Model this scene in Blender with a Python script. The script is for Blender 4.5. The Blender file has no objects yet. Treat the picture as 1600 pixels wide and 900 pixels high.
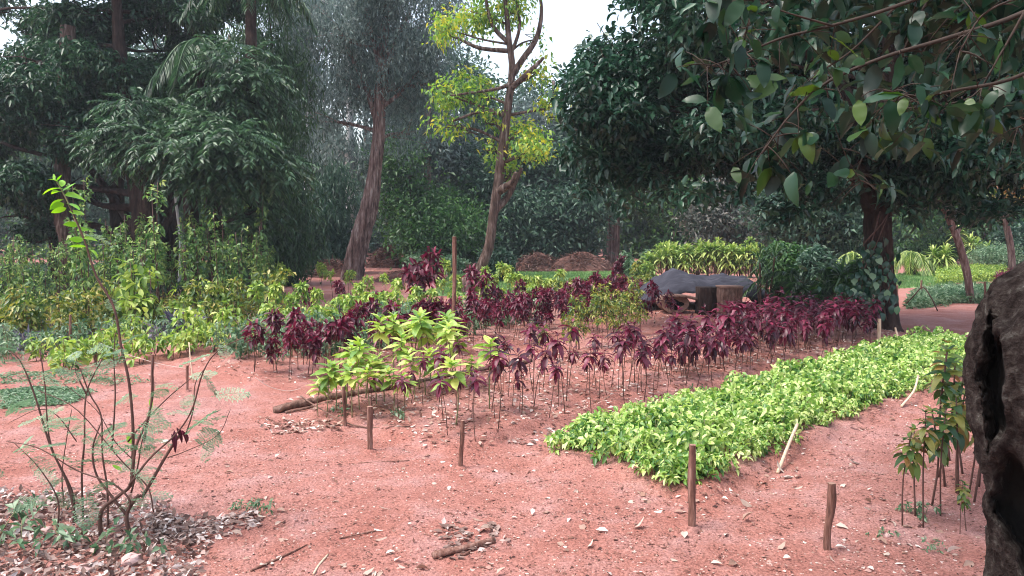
import bpy, math, random
import numpy as np
from mathutils import Vector
rng = np.random.default_rng(11)
random.seed(11)
R = math.radians
S = bpy.context.scene
COL = S.collection
# ------------------------------------------------------------------ camera, world, sun, exposure
CAMH, FPX, PITCH = 1.6, 1230.0, R(4.2)
cam = bpy.data.objects.new('camera', bpy.data.cameras.new('camera'))
COL.objects.link(cam)
cam.location = (0, 0, CAMH); cam.rotation_euler = (R(90) - PITCH, 0, 0)
cam.data.sensor_width = 36; cam.data.lens = 36 * FPX / 1600
cam.data.clip_start = .05; cam.data.clip_end = 2000
S.camera = cam
SUN_EL, SUN_AZ = R(64), R(-112)          # high sun from the left, veiled by thin cloud
W = bpy.data.worlds.new('World'); S.world = W; W.use_nodes = True
nt = W.node_tree; bg = nt.nodes['Background']
sky = nt.nodes.new('ShaderNodeTexSky'); sky.sky_type = 'NISHITA'; sky.sun_disc = False
sky.sun_elevation = SUN_EL; sky.sun_rotation = SUN_AZ; sky.dust_density = 4; sky.air_density = 1.2
hs = nt.nodes.new('ShaderNodeHueSaturation'); hs.inputs['Saturation'].default_value = .68; hs.inputs['Value'].default_value = 1.25
nt.links.new(sky.outputs[0], hs.inputs['Color']); nt.links.new(hs.outputs[0], bg.inputs[0])
bg.inputs[1].default_value = .15
sl = bpy.data.lights.new('sun', 'SUN'); sl.energy = 1.4; sl.angle = R(20); sl.color = (1, .95, .88)
sun = bpy.data.objects.new('sun', sl); COL.objects.link(sun)
sd = Vector((math.sin(SUN_AZ) * math.cos(SUN_EL), math.cos(SUN_AZ) * math.cos(SUN_EL), math.sin(SUN_EL)))
sun.rotation_euler = sd.to_track_quat('Z', 'Y').to_euler()
S.view_settings.view_transform = 'Standard'; S.view_settings.look = 'None'
S.view_settings.exposure = 1.2; S.view_settings.gamma = 1
S.cycles.filter_width = 1.05; S.cycles.max_bounces = 6; S.cycles.diffuse_bounces = 3; S.cycles.glossy_bounces = 2
S.cycles.transmission_bounces = 3; S.cycles.transparent_max_bounces = 4; S.cycles.volume_bounces = 0

# ------------------------------------------------------------------ helpers
def nrm(a):
    a = np.asarray(a, float); return a / (np.linalg.norm(a, axis=-1, keepdims=True) + 1e-9)
def _ray(px, py):
    x, y, z = (px - 800) / FPX, 1.0, (450 - py) / FPX
    c, s = math.cos(PITCH), math.sin(PITCH)
    return x, y * c + z * s, -y * s + z * c
def at(px, py, Y):
    x, y, z = _ray(px, py); return np.array([x / y * Y, Y, CAMH + z / y * Y])
_ph = rng.uniform(0, 6.28, 24); _dr = rng.uniform(0, 6.28, 24)
BEDS = [(-3.58, -2.36, 3.9, 11.4, .055), (-6.4, -4.15, 3.5, 12.6, .05), (-9.4, -7.3, 3.7, 13.5, .04), (-11.3, -9.8, 3.0, 14, .03)]
def gh(x, y):
    x = np.asarray(x, float); y = np.asarray(y, float); h = 0
    for i in range(12):
        f = [.15, .3, .6, 1.1, 1.9, 3.1, 4.4, 6.3, 8.5, 11, 14, 19][i]
        a = [.03, .025, .016, .010, .006, .005, .004, .003, .003, .0025, .002, .0015][i]
        h = h + a * np.sin(f * (x * math.cos(_dr[i]) + y * math.sin(_dr[i])) + _ph[i])
        h = h + a * .7 * np.sin(f * 1.37 * (x * math.cos(_dr[i + 12]) + y * math.sin(_dr[i + 12])) + _ph[i + 12])
    u = (x + y) * .7071; v = (x - y) * .7071
    w = .12
    for v0, v1, u0, u1, hh in BEDS:
        m = np.clip((v - v0) / w + .5, 0, 1) * np.clip((v1 - v) / w + .5, 0, 1) * np.clip((u - u0) / w + .5, 0, 1) * np.clip((u1 - u) / w + .5, 0, 1)
        h = h + hh * m * m * (3 - 2 * m) * (1 + .25 * np.sin(u * 5 + v * 3))
    return h * np.clip((80 - np.hypot(x, y)) / 60, 0, 1) if True else h
def G(px, py):
    x, y, z = _ray(px, py); t = -CAMH / z
    for _ in range(3):
        t = -(CAMH - float(gh(x * t, y * t))) / z
    return np.array([x * t, y * t, float(gh(x * t, y * t))])
def UV(u, v):
    x, y = (u + v) * .7071, (u - v) * .7071; return np.array([x, y, float(gh(x, y))])
def pix(p):
    x, y, z = p[0], p[1], p[2] - CAMH; c, s = math.cos(PITCH), math.sin(PITCH)
    yy, zz = y * c - z * s, y * s + z * c
    return 800 + FPX * x / yy, 450 - FPX * zz / yy

def mk(name, V, F, mat=None, smooth=False):
    V = np.asarray(V, np.float32).reshape(-1, 3); F = np.asarray(F, np.int32)
    k = F.shape[1]; me = bpy.data.meshes.new(name)
    me.vertices.add(len(V)); me.vertices.foreach_set('co', V.ravel())
    me.loops.add(F.size); me.loops.foreach_set('vertex_index', F.ravel())
    me.polygons.add(len(F)); me.polygons.foreach_set('loop_start', np.arange(0, F.size, k, dtype=np.int32))
    try: me.polygons.foreach_set('loop_total', np.full(len(F), k, np.int32))
    except Exception: pass
    if smooth: me.polygons.foreach_set('use_smooth', np.ones(len(F), bool))
    me.update(calc_edges=True)
    if mat: me.materials.append(mat)
    return me
def add(name, me, parent=None, label=None, cat=None, group=None, kind=None, loc=None, rot=None, sc=None):
    o = bpy.data.objects.new(name, me); COL.objects.link(o)
    if parent is not None: o.parent = parent
    if loc is not None: o.location = [float(a) for a in loc]
    if rot is not None: o.rotation_euler = rot
    if sc is not None: o.scale = (sc, sc, sc) if not hasattr(sc, '__len__') else sc
    for k, v in (('label', label), ('category', cat), ('group', group), ('kind', kind)):
        if v: o[k] = v
    return o
def thing(name, label, cat, loc=(0, 0, 0), group=None, rot=None):
    return add(name, None, None, label, cat, group, None, loc, rot)
def dup(root, loc, rot, sc, label=None, group=None):
    r = root.copy(); COL.objects.link(r); r.location = [float(a) for a in loc]; r.rotation_euler = rot; r.scale = (sc,) * 3
    if label: r['label'] = label
    if group: r['group'] = group
    for ch in root.children:
        c = ch.copy(); COL.objects.link(c); c.parent = r
    return r
class Pool:                      # a few variants of one kind; the first use of each moves the original
    def __init__(s, protos): s.p = protos; s.used = [False] * len(protos); s.i = 0
    def put(s, loc, sc=1, label=None, tilt=.06, rz=None, group=None):
        k = s.i % len(s.p); s.i += 1
        rot = (random.gauss(0, tilt), random.gauss(0, tilt), random.uniform(0, 6.28) if rz is None else rz)
        if s.used[k]: return dup(s.p[k], loc, rot, sc, label, group)
        s.used[k] = True; o = s.p[k]; o.location = [float(a) for a in loc]; o.rotation_euler = rot; o.scale = (sc,) * 3
        if label: o['label'] = label
        if group: o['group'] = group
        return o

def cat(parts):
    Vs, Fs, n = [], [], 0
    for V, F in parts:
        Vs.append(np.asarray(V, float)); Fs.append(np.asarray(F, int) + n); n += len(V)
    return np.vstack(Vs), np.vstack(Fs)
def smoothpath(P, n):
    P = np.asarray(P, float); m = len(P)
    if m == 2:
        t = np.linspace(0, 1, n)[:, None]; return P[0] * (1 - t) + P[1] * t
    Q = np.vstack([2 * P[0] - P[1], P, 2 * P[-1] - P[-2]]); out = []
    for t in np.linspace(0, m - 1, n):
        i = min(int(t), m - 2); f = t - i; a, b, c, d = Q[i:i + 4]
        out.append(.5 * ((2 * b) + (c - a) * f + (2 * a - 5 * b + 4 * c - d) * f * f + (3 * b - a - 3 * c + d) * f ** 3))
    return np.array(out)
def tube(P, Rr, k=8, n=None, rough=.0, seed=0, flutes=0, caps=True):
    P = np.asarray(P, float); n = n or max(2, len(P) * 3)
    C = smoothpath(P, n); r = np.interp(np.linspace(0, 1, n), np.linspace(0, 1, len(Rr)), Rr)
    T = nrm(np.gradient(C, axis=0)); up = np.array([.13, .21, 1.0]) if abs(T[0][2]) < .8 else np.array([1.0, .17, .1])
    A = nrm(np.cross(T, up)); B = np.cross(T, A); th = np.linspace(0, 2 * np.pi, k, endpoint=False)
    lr = np.random.default_rng(seed + 5); rr = np.ones((n, k))
    if rough:
        for q in range(5):
            m = lr.integers(1, 5); rr += rough * .55 * np.sin(m * th[None, :] + lr.uniform(0, 6.28) + np.linspace(0, lr.uniform(2, 9), n)[:, None])
        rr += lr.normal(0, rough * .28, (n, k))
    if flutes: rr += .06 * np.sin(flutes * th[None, :] + np.linspace(0, 3, n)[:, None] + lr.uniform(0, 6)) * (1 + 0 * rr)
    rad = (r[:, None] * rr)[..., None]
    V = C[:, None, :] + rad * (np.cos(th)[None, :, None] * A[:, None, :] + np.sin(th)[None, :, None] * B[:, None, :])
    i, j = np.meshgrid(np.arange(n - 1), np.arange(k), indexing='ij'); j2 = (j + 1) % k
    q = np.stack([i * k + j, i * k + j2, (i + 1) * k + j2, (i + 1) * k + j], -1).reshape(-1, 4)
    F = np.vstack([q[:, [0, 1, 2]], q[:, [0, 2, 3]]]); V = V.reshape(-1, 3)
    if caps:
        V = np.vstack([V, C[0], C[-1]]); a = np.arange(k); b = (a + 1) % k
        F = np.vstack([F, np.stack([b, a, np.full(k, n * k)], -1), np.stack([(n - 1) * k + a, (n - 1) * k + b, np.full(k, n * k + 1)], -1)])
    return V, F

def leaves(P, D, L, Wd, up=None, fold=.25, droop=.15, jit=.5, prof=.45):
    """rhombic folded leaves: two triangles each"""
    n = len(P); D = nrm(D); L = np.broadcast_to(L, (n,))[:, None]; Wd = np.broadcast_to(Wd, (n,))[:, None]
    U = np.array([0, 0, 1.0]) + rng.normal(0, jit, (n, 3)) if up is None else up + rng.normal(0, jit, (n, 3))
    Sd = nrm(np.cross(D, U)); N = np.cross(Sd, D)
    tip = P + D * L - np.array([0, 0, 1]) * L * droop
    m = P + D * L * prof + N * Wd * fold
    V = np.stack([P, m + Sd * Wd * .5, tip, m - Sd * Wd * .5], 1).reshape(-1, 3)
    b = np.arange(n)[:, None] * 4
    F = np.vstack([b + np.array([0, 1, 2]), b + np.array([0, 2, 3])])
    return V, F
def leaves6(P, D, L, Wd, fold=.2, droop=.25, jit=.4, up=None):
    """better leaves: six triangles, bent along the midrib"""
    n = len(P); D = nrm(D); L = np.broadcast_to(L, (n,))[:, None]; Wd = np.broadcast_to(Wd, (n,))[:, None]
    U = (np.array([0, 0, 1.0]) if up is None else up) + rng.normal(0, jit, (n, 3))
    Sd = nrm(np.cross(D, U)); N = np.cross(Sd, D); Z = np.array([0, 0, 1.0])
    m1 = P + D * L * .35; m2 = P + D * L * .72 - Z * L * droop * .35; tip = P + D * L - Z * L * droop
    V = np.stack([P, m1, m2, tip, m1 + Sd * Wd * .5 + N * Wd * fold, m1 - Sd * Wd * .5 + N * Wd * fold, m2 + Sd * Wd * .36 + N * Wd * fold, m2 - Sd * Wd * .36 + N * Wd * fold], 1).reshape(-1, 3)
    b = np.arange(n)[:, None] * 8
    F = np.vstack([b + np.array(t) for t in ((0, 4, 1), (0, 1, 5), (1, 4, 6), (1, 6, 2), (1, 2, 7), (1, 7, 5), (2, 6, 3), (2, 3, 7))])
    return V, F
def leafmesh(name, mat, L, Wd, droop=.3, fold=.25, n=4, wave=0, cup=0, tipw=.8):
    t = np.linspace(0, 1, n + 1); w = Wd * .5 * np.sin(np.pi * np.clip(t, .02, .97) ** tipw) ** .65; w[0] = Wd * .03; w[-1] = 0.001
    x = L * (t - .12 * droop * t ** 2); z = -droop * L * t ** 2
    V = []
    for i in range(n + 1):
        wv = wave * Wd * (1 if i % 2 else -1)
        V += [(x[i], w[i], z[i] + fold * w[i] + wv), (x[i], 0, z[i]), (x[i], -w[i], z[i] + fold * w[i] - wv)]
    F = []
    for i in range(n):
        a = i * 3; F += [(a, a + 1, a + 4), (a, a + 4, a + 3), (a + 1, a + 2, a + 5), (a + 1, a + 5, a + 4)]
    return mk(name, V, F, mat, True)

def crown_pts(blobs, n, shell=.55, lump=.0):
    """points inside ellipsoid blobs (cx,cy,cz,rx,ry,rz,weight); returns points + outward direction"""
    B = np.array([b[:6] for b in blobs], float); w = np.array([b[6] if len(b) > 6 else 1 for b in blobs]) * (B[:, 3] * B[:, 4] * B[:, 5]) ** .7
    k = rng.choice(len(B), n, p=w / w.sum()); d = nrm(rng.normal(size=(n, 3)))
    r = (shell + (1 - shell) * rng.random(n)) ** 1.0
    r = np.where(rng.random(n) < .3, rng.random(n) ** .4, r) * (1 + lump * rng.normal(size=n))
    P = B[k, :3] + d * B[k, 3:6] * r[:, None]
    return P, nrm(d + np.array([0, 0, .15]))
def clustered(P, O, per, L, Wd, spread=.25, style='whorl', fold=.25, droop=.2, hi=False):
    n = len(P); Pk = np.repeat(P, per, 0); Ok = np.repeat(O, per, 0); m = len(Pk)
    if style == 'whorl':
        az = np.tile(np.arange(per) * 2.4, n) + np.repeat(rng.uniform(0, 6.28, n), per)
        A = nrm(np.cross(Ok, np.array([.1, .2, 1.0]))); Bv = np.cross(Ok, A)
        D = .45 * Ok + np.cos(az)[:, None] * A + np.sin(az)[:, None] * Bv + np.array([0, 0, -.35]) + rng.normal(0, .25, (m, 3))
        Q = Pk + rng.normal(0, spread * .25, (m, 3))
    elif style == 'hang':
        D = np.array([0, 0, -.8]) + rng.normal(0, .55, (m, 3)); Q = Pk + rng.normal(0, spread, (m, 3))
    elif style == 'pinnate':       # leaflets along a drooping rachis
        t = np.tile(np.linspace(.1, 1, per), n); sgn = np.tile(np.where(np.arange(per) % 2, 1, -1), n)
        Dr = nrm(Ok * np.array([1, 1, .3]) + rng.normal(0, .3, (n, 3)).repeat(per, 0) + np.array([0, 0, -.25]))
        Sd = nrm(np.cross(Dr, [0, 0, 1.0])); Q = Pk + Dr * (t * spread)[:, None] - np.array([0, 0, 1]) * (t ** 2 * spread * .35)[:, None]
        D = Sd * sgn[:, None] + Dr * .7 + np.array([0, 0, -.45]) + rng.normal(0, .15, (m, 3))
    else:
        D = Ok * .4 + rng.normal(0, .7, (m, 3)) + np.array([0, 0, -.1]); Q = Pk + rng.normal(0, spread, (m, 3))
    Ls = L * rng.uniform(.65, 1.2, m); f = leaves6 if hi else leaves
    return f(Q, D, Ls, Ls * (Wd / L), fold=fold, droop=droop)

# ------------------------------------------------------------------ materials
def newmat(name):
    m = bpy.data.materials.new(name); m.use_nodes = True; n = m.node_tree; n.nodes.clear()
    out = n.nodes.new('ShaderNodeOutputMaterial'); return m, n, out
def ramp(n, cols, inp):
    r = n.nodes.new('ShaderNodeValToRGB'); e = r.color_ramp.elements
    while len(e) < len(cols): e.new(.5)
    for i, c in enumerate(cols):
        e[i].position = i / (len(cols) - 1); e[i].color = (*c, 1)
    n.links.new(inp, r.inputs[0]); return r
def leafmat(name, cols, rough=.45, trans=.3, rand='island', clump=.9, spec=.5, camb=.35):
    m, n, out = newmat(name); L = n.links
    geo = n.nodes.new('ShaderNodeNewGeometry'); oi = n.nodes.new('ShaderNodeObjectInfo'); tc = n.nodes.new('ShaderNodeTexCoord')
    no = n.nodes.new('ShaderNodeTexNoise'); no.inputs['Scale'].default_value = clump; no.inputs['Detail'].default_value = 2
    L.new(geo.outputs['Position'], no.inputs['Vector'])
    src = geo.outputs['Random Per Island'] if rand == 'island' else oi.outputs['Random']
    mx = n.nodes.new('ShaderNodeMath'); mx.operation = 'MULTIPLY_ADD'; mx.inputs[1].default_value = 1.1; mx.inputs[2].default_value = -.55
    L.new(no.outputs[0], mx.inputs[0])
    ad = n.nodes.new('ShaderNodeMath'); ad.operation = 'ADD'; ad.use_clamp = True; L.new(mx.outputs[0], ad.inputs[0]); L.new(src, ad.inputs[1])
    rp = ramp(n, cols, ad.outputs[0])
    p = n.nodes.new('ShaderNodeBsdfPrincipled'); p.inputs['Roughness'].default_value = rough
    p.inputs['Specular IOR Level'].default_value = spec
    t = n.nodes.new('ShaderNodeBsdfTranslucent'); ms = n.nodes.new('ShaderNodeMixShader'); ms.inputs[0].default_value = trans
    L.new(rp.outputs[0], p.inputs['Base Color'])
    g = n.nodes.new('ShaderNodeHueSaturation'); g.inputs['Saturation'].default_value = 1.15; g.inputs['Value'].default_value = 1.3
    L.new(rp.outputs[0], g.inputs['Color']); L.new(g.outputs[0], t.inputs[0])
    L.new(p.outputs[0], ms.inputs[1]); L.new(t.outputs[0], ms.inputs[2]); L.new(ms.outputs[0], out.inputs[0])
    return m
def solid(name, cols, rough=.85, scale=8, bump=.3, stretch=(1, 1, 1), spec=.3, detail=8, dist=.02, contrast=1.0, coord='Object', rnd=0):
    m, n, out = newmat(name); L = n.links
    tc = n.nodes.new('ShaderNodeTexCoord'); mp = n.nodes.new('ShaderNodeMapping'); mp.inputs['Scale'].default_value = stretch
    L.new(tc.outputs[coord], mp.inputs[0])
    no = n.nodes.new('ShaderNodeTexNoise'); no.inputs['Scale'].default_value = scale; no.inputs['Detail'].default_value = detail; no.inputs['Roughness'].default_value = .65
    L.new(mp.outputs[0], no.inputs['Vector'])
    mr = n.nodes.new('ShaderNodeMapRange'); mr.inputs[1].default_value = .5 - .22 / contrast; mr.inputs[2].default_value = .5 + .22 / contrast
    L.new(no.outputs[0], mr.inputs[0]); src = mr.outputs[0]
    if rnd:
        oi = n.nodes.new('ShaderNodeObjectInfo'); a = n.nodes.new('ShaderNodeMath'); a.operation = 'MULTIPLY_ADD'; a.inputs[1].default_value = rnd
        a.inputs[2].default_value = 0; L.new(oi.outputs['Random'], a.inputs[0]); b = n.nodes.new('ShaderNodeMath'); b.use_clamp = True; L.new(a.outputs[0], b.inputs[0]); L.new(src, b.inputs[1]); src = b.outputs[0]
    rp = ramp(n, cols, src)
    p = n.nodes.new('ShaderNodeBsdfPrincipled'); p.inputs['Roughness'].default_value = rough; p.inputs['Specular IOR Level'].default_value = spec
    L.new(rp.outputs[0], p.inputs['Base Color'])
    if bump:
        bp = n.nodes.new('ShaderNodeBump'); bp.inputs['Strength'].default_value = bump; bp.inputs['Distance'].default_value = dist
        L.new(no.outputs[0], bp.inputs['Height']); L.new(bp.outputs[0], p.inputs['Normal'])
    L.new(p.outputs[0], out.inputs[0]); return m

def ground_mat():
    m, n, out = newmat('red_earth'); L = n.links
    geo = n.nodes.new('ShaderNodeNewGeometry')
    def noise(sc, det=4, rough=.6):
        a = n.nodes.new('ShaderNodeTexNoise'); a.inputs['Scale'].default_value = sc; a.inputs['Detail'].default_value = det; a.inputs['Roughness'].default_value = rough
        L.new(geo.outputs['Position'], a.inputs['Vector']); return a
    big, mid, fine = noise(.55, 4), noise(3.2, 5), noise(70, 5, .75)
    r1 = ramp(n, [(.29, .112, .085), (.37, .168, .137), (.43, .25, .235)], big.outputs[0])
    r1.color_ramp.elements[0].position = .32; r1.color_ramp.elements[2].position = .68
    r2 = ramp(n, [(.27, .103, .08), (.38, .178, .148), (.48, .31, .30)], mid.outputs[0])
    r2.color_ramp.elements[0].position = .3; r2.color_ramp.elements[2].position = .72
    mx = n.nodes.new('ShaderNodeMixRGB'); mx.inputs[0].default_value = .5; L.new(r1.outputs[0], mx.inputs[1]); L.new(r2.outputs[0], mx.inputs[2])
    r3 = ramp(n, [(.25, .18, .19), (.8, .76, .76), (1.0, 1.0, 1.0), (1.5, 1.46, 1.5)], fine.outputs[0])
    for i, pz in enumerate((.33, .47, .56, .7)): r3.color_ramp.elements[i].position = pz
    mu = n.nodes.new('ShaderNodeMixRGB'); mu.blend_type = 'MULTIPLY'; mu.inputs[0].default_value = .8; L.new(mx.outputs[0], mu.inputs[1]); L.new(r3.outputs[0], mu.inputs[2])
    vo = n.nodes.new('ShaderNodeTexVoronoi'); vo.inputs['Scale'].default_value = 55; L.new(geo.outputs['Position'], vo.inputs['Vector'])
    sp = ramp(n, [(1.25, 1.2, 1.2), (.92, .9, .9), (1, 1, 1)], vo.outputs['Color'])
    mu2 = n.nodes.new('ShaderNodeMixRGB'); mu2.blend_type = 'MULTIPLY'; mu2.inputs[0].default_value = .6; L.new(mu.outputs[0], mu2.inputs[1]); L.new(sp.outputs[0], mu2.inputs[2])
    p = n.nodes.new('ShaderNodeBsdfPrincipled'); p.inputs['Roughness'].default_value = .95; p.inputs['Specular IOR Level'].default_value = .15
    L.new(mu2.outputs[0], p.inputs['Base Color'])
    b1 = n.nodes.new('ShaderNodeBump'); b1.inputs['Strength'].default_value = .9; b1.inputs['Distance'].default_value = .012; L.new(fine.outputs[0], b1.inputs['Height'])
    b2 = n.nodes.new('ShaderNodeBump'); b2.inputs['Strength'].default_value = .6; b2.inputs['Distance'].default_value = .006; L.new(vo.outputs['Distance'], b2.inputs['Height']); L.new(b1.outputs[0], b2.inputs['Normal'])
    L.new(b2.outputs[0], p.inputs['Normal']); L.new(p.outputs[0], out.inputs[0]); return m

M = dict(
    earth=ground_mat(),
    pebble=leafmat('pebble', [(.045, .02, .018), (.14, .06, .048), (.31, .14, .11), (.44, .28, .25)], .9, 0, clump=4, spec=.2),
    litter=leafmat('litter', [(.10, .045, .035), (.22, .11, .085), (.4, .27, .22), (.62, .52, .48)], .8, .1, clump=2, spec=.2),
    palelitter=leafmat('pale_litter', [(.11, .065, .055), (.2, .125, .105), (.34, .25, .225), (.62, .54, .52)], .75, .1, clump=2, spec=.3),
    deadleaf=leafmat('dead_leaf', [(.28, .16, .12), (.5, .4, .34), (.74, .66, .6)], .7, .15, rand='object', spec=.3),
    stone=solid('stone', [(.35, .18, .16), (.6, .42, .40)], .9, 9, .6, rnd=.3),
    stake=solid('stake_wood', [(.035, .016, .013), (.13, .06, .045), (.2, .1, .078), (.31, .19, .155)], .9, 9, 1, (5, 5, .7), rnd=.15, contrast=1.2, dist=.01),
    palewood=solid('pale_wood', [(.45, .3, .2), (.7, .55, .42)], .8, 12, .4, (5, 5, .6)),
    rot=solid('old_wood', [(.05, .03, .025), (.16, .085, .065), (.28, .18, .15)], .9, 9, .8, (3, 3, 1), dist=.03),
    ends=solid('cut_end', [(.16, .08, .06), (.36, .22, .17)], .9, 7, .6),
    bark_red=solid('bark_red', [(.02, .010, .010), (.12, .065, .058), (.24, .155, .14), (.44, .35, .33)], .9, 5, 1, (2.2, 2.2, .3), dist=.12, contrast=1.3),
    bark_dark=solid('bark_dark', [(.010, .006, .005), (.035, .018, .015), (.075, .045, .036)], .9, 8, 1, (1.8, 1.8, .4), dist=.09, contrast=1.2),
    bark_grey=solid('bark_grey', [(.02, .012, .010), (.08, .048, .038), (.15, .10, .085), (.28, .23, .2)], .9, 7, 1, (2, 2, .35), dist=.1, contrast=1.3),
    bark_pale=solid('bark_pale', [(.30, .30, .31), (.5, .5, .5), (.66, .66, .66)], .8, 2.5, .5, (1.5, 1.5, .3)),
    lichen=solid('lichen_bark', [(.006, .004, .004), (.02, .014, .013), (.036, .026, .024), (.065, .052, .047), (.13, .12, .108), (.38, .37, .34)], 1, 26, 1, dist=.09, contrast=.85, detail=14, spec=.1),
    stem=solid('stem', [(.06, .028, .024), (.14, .075, .06)], .7, 20, 0), twig=solid('twig', [(.02, .013, .010), (.05, .032, .024)], .8, 20, 0),
    gstem=solid('green_stem', [(.12, .14, .06), (.24, .2, .11)], .6, 20, 0),
    tarp=solid('shade_cloth', [(.022, .022, .032), (.04, .04, .054), (.075, .075, .095)], .95, 3, .5, (1, 3, 1), dist=.04, spec=.15),
    mulch=solid('mulch', [(.03, .014, .012), (.10, .045, .036), (.17, .09, .075)], .95, 6, 1, dist=.05),
    straw=leafmat('straw', [(.05, .02, .018), (.14, .07, .055), (.28, .17, .145)], .9, .1, clump=2),
    hole=solid('hollow', [(.006, .005, .005), (.02, .015, .012)], 1, 8, .5),  # near-black inner wood, shade of the openings put into the colour
    string=solid('string', [(.5, .4, .36), (.6, .5, .45)], .9, 20, 0),
    lawn=solid('lawn', [(.09, .17, .06), (.16, .26, .10), (.3, .33, .17)], .95, 3, .4, coord='Object'),
    grass=leafmat('grass', [(.07, .16, .05), (.14, .28, .09), (.26, .36, .14)], .6, .3, clump=1.2),
    # foliage
    f_maroon=leafmat('maroon_leaf', [(.030, .006, .014), (.095, .014, .034), (.22, .035, .075)], .42, .3, rand='object', spec=.5, clump=2),
    f_maroon2=leafmat('maroon_foliage', [(.030, .006, .014), (.10, .013, .033), (.21, .028, .06)], .42, .28, clump=2),
    f_yellow=leafmat('yellow_green_leaf', [(.14, .27, .06), (.36, .5, .10), (.6, .67, .22)], .45, .35, rand='object', clump=3),
    f_yellow2=leafmat('yellow_green_foliage', [(.08, .16, .04), (.25, .38, .08), (.5, .58, .16)], .45, .35, clump=2.5),
    f_bed=leafmat('bed_leaf', [(.05, .14, .03), (.2, .36, .08), (.46, .60, .17), (.66, .74, .36)], .38, .35, clump=3.2),
    f_croton=leafmat('croton_leaf', [(.03, .075, .02), (.09, .16, .035), (.24, .29, .06), (.45, .38, .12)], .4, .3, clump=2),
    f_sapling=leafmat('sapling_leaf', [(.03, .075, .028), (.075, .16, .05), (.17, .29, .085), (.36, .44, .15)], .45, .35, clump=1.6),
    f_bright=leafmat('bright_leaf', [(.17, .42, .04), (.32, .6, .07)], .4, .45, rand='object'),
    f_teal=leafmat('teal_leaf', [(.05, .12, .06), (.13, .23, .12), (.27, .36, .24)], .45, .3, clump=2),
    f_violet=leafmat('violet_leaf', [(.06, .055, .09), (.14, .13, .19), (.28, .27, .33)], .5, .2, clump=2),
    f_feather=leafmat('feather_leaf', [(.10, .2, .11), (.2, .33, .2), (.34, .46, .32)], .6, .35, rand='object'),
    f_olive=leafmat('olive_leaf', [(.02, .06, .02), (.05, .11, .03), (.12, .19, .045), (.24, .24, .06), (.22, .10, .045)], .4, .35, rand='object'),
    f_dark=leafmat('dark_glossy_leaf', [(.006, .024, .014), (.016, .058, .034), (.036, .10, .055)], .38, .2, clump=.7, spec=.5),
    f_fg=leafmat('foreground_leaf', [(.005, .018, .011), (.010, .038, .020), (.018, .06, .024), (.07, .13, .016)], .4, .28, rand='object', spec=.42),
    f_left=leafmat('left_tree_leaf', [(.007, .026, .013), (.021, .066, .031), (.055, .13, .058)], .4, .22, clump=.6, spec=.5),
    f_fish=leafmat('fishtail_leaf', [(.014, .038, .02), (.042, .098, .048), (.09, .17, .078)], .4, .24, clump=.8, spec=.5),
    f_euc=leafmat('gum_leaf', [(.05, .08, .072), (.11, .16, .148), (.21, .27, .25)], .45, .3, clump=.6),
    f_lime=leafmat('lime_tree_leaf', [(.07, .16, .04), (.14, .28, .06), (.24, .40, .08), (.36, .48, .1), (.58, .52, .09)], .45, .45, clump=.45),
    f_forest=leafmat('forest_leaf', [(.014, .040, .027), (.04, .09, .058), (.095, .165, .105)], .45, .28, clump=.35, spec=.4),
    f_forest2=leafmat('forest_leaf_bright', [(.014, .046, .016), (.04, .105, .034), (.09, .19, .055)], .45, .3, clump=.4, spec=.4),
    f_grey=leafmat('grey_shrub_leaf', [(.03, .045, .035), (.07, .085, .07), (.16, .145, .125)], .5, .25, clump=.8),
    f_bamboo=leafmat('bamboo_leaf', [(.012, .035, .016), (.03, .075, .03), (.06, .13, .045)], .45, .3, clump=.5),
    f_strap=leafmat('strap_leaf', [(.06, .13, .035), (.2, .32, .07), (.5, .58, .2)], .4, .3, clump=2),
    f_darkstrap=leafmat('dark_strap_leaf', [(.015, .045, .022), (.04, .10, .035), (.09, .18, .05)], .35, .25, clump=2),
)

# ------------------------------------------------------------------ ground, lawn
def axis(lo, hi, step, far_lo, far_hi, g=1.14):
    a = list(np.arange(lo, hi, step)); s = step
    while a[-1] < far_hi: s *= g; a.append(a[-1] + s)
    s = step
    while a[0] > far_lo: s *= g; a.insert(0, a[0] - s)
    return np.array(a)
gx = axis(-7, 7, .05, -110, 110); gy = axis(2.2, 12.5, .05, -30, 110, 1.05)
X, Y = np.meshgrid(gx, gy); Z = gh(X, Y)
Z = Z + rng.normal(0, .0036, Z.shape) * ((np.abs(X) < 7) & (Y < 13))
nx, ny = len(gx), len(gy); i, j = np.meshgrid(np.arange(ny - 1), np.arange(nx - 1), indexing='ij')
F = np.stack([i * nx + j, i * nx + j + 1, (i + 1) * nx + j + 1, (i + 1) * nx + j], -1).reshape(-1, 4)
add('ground', mk('ground', np.stack([X, Y, Z], -1), F, M['earth'], True), kind='structure')

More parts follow.
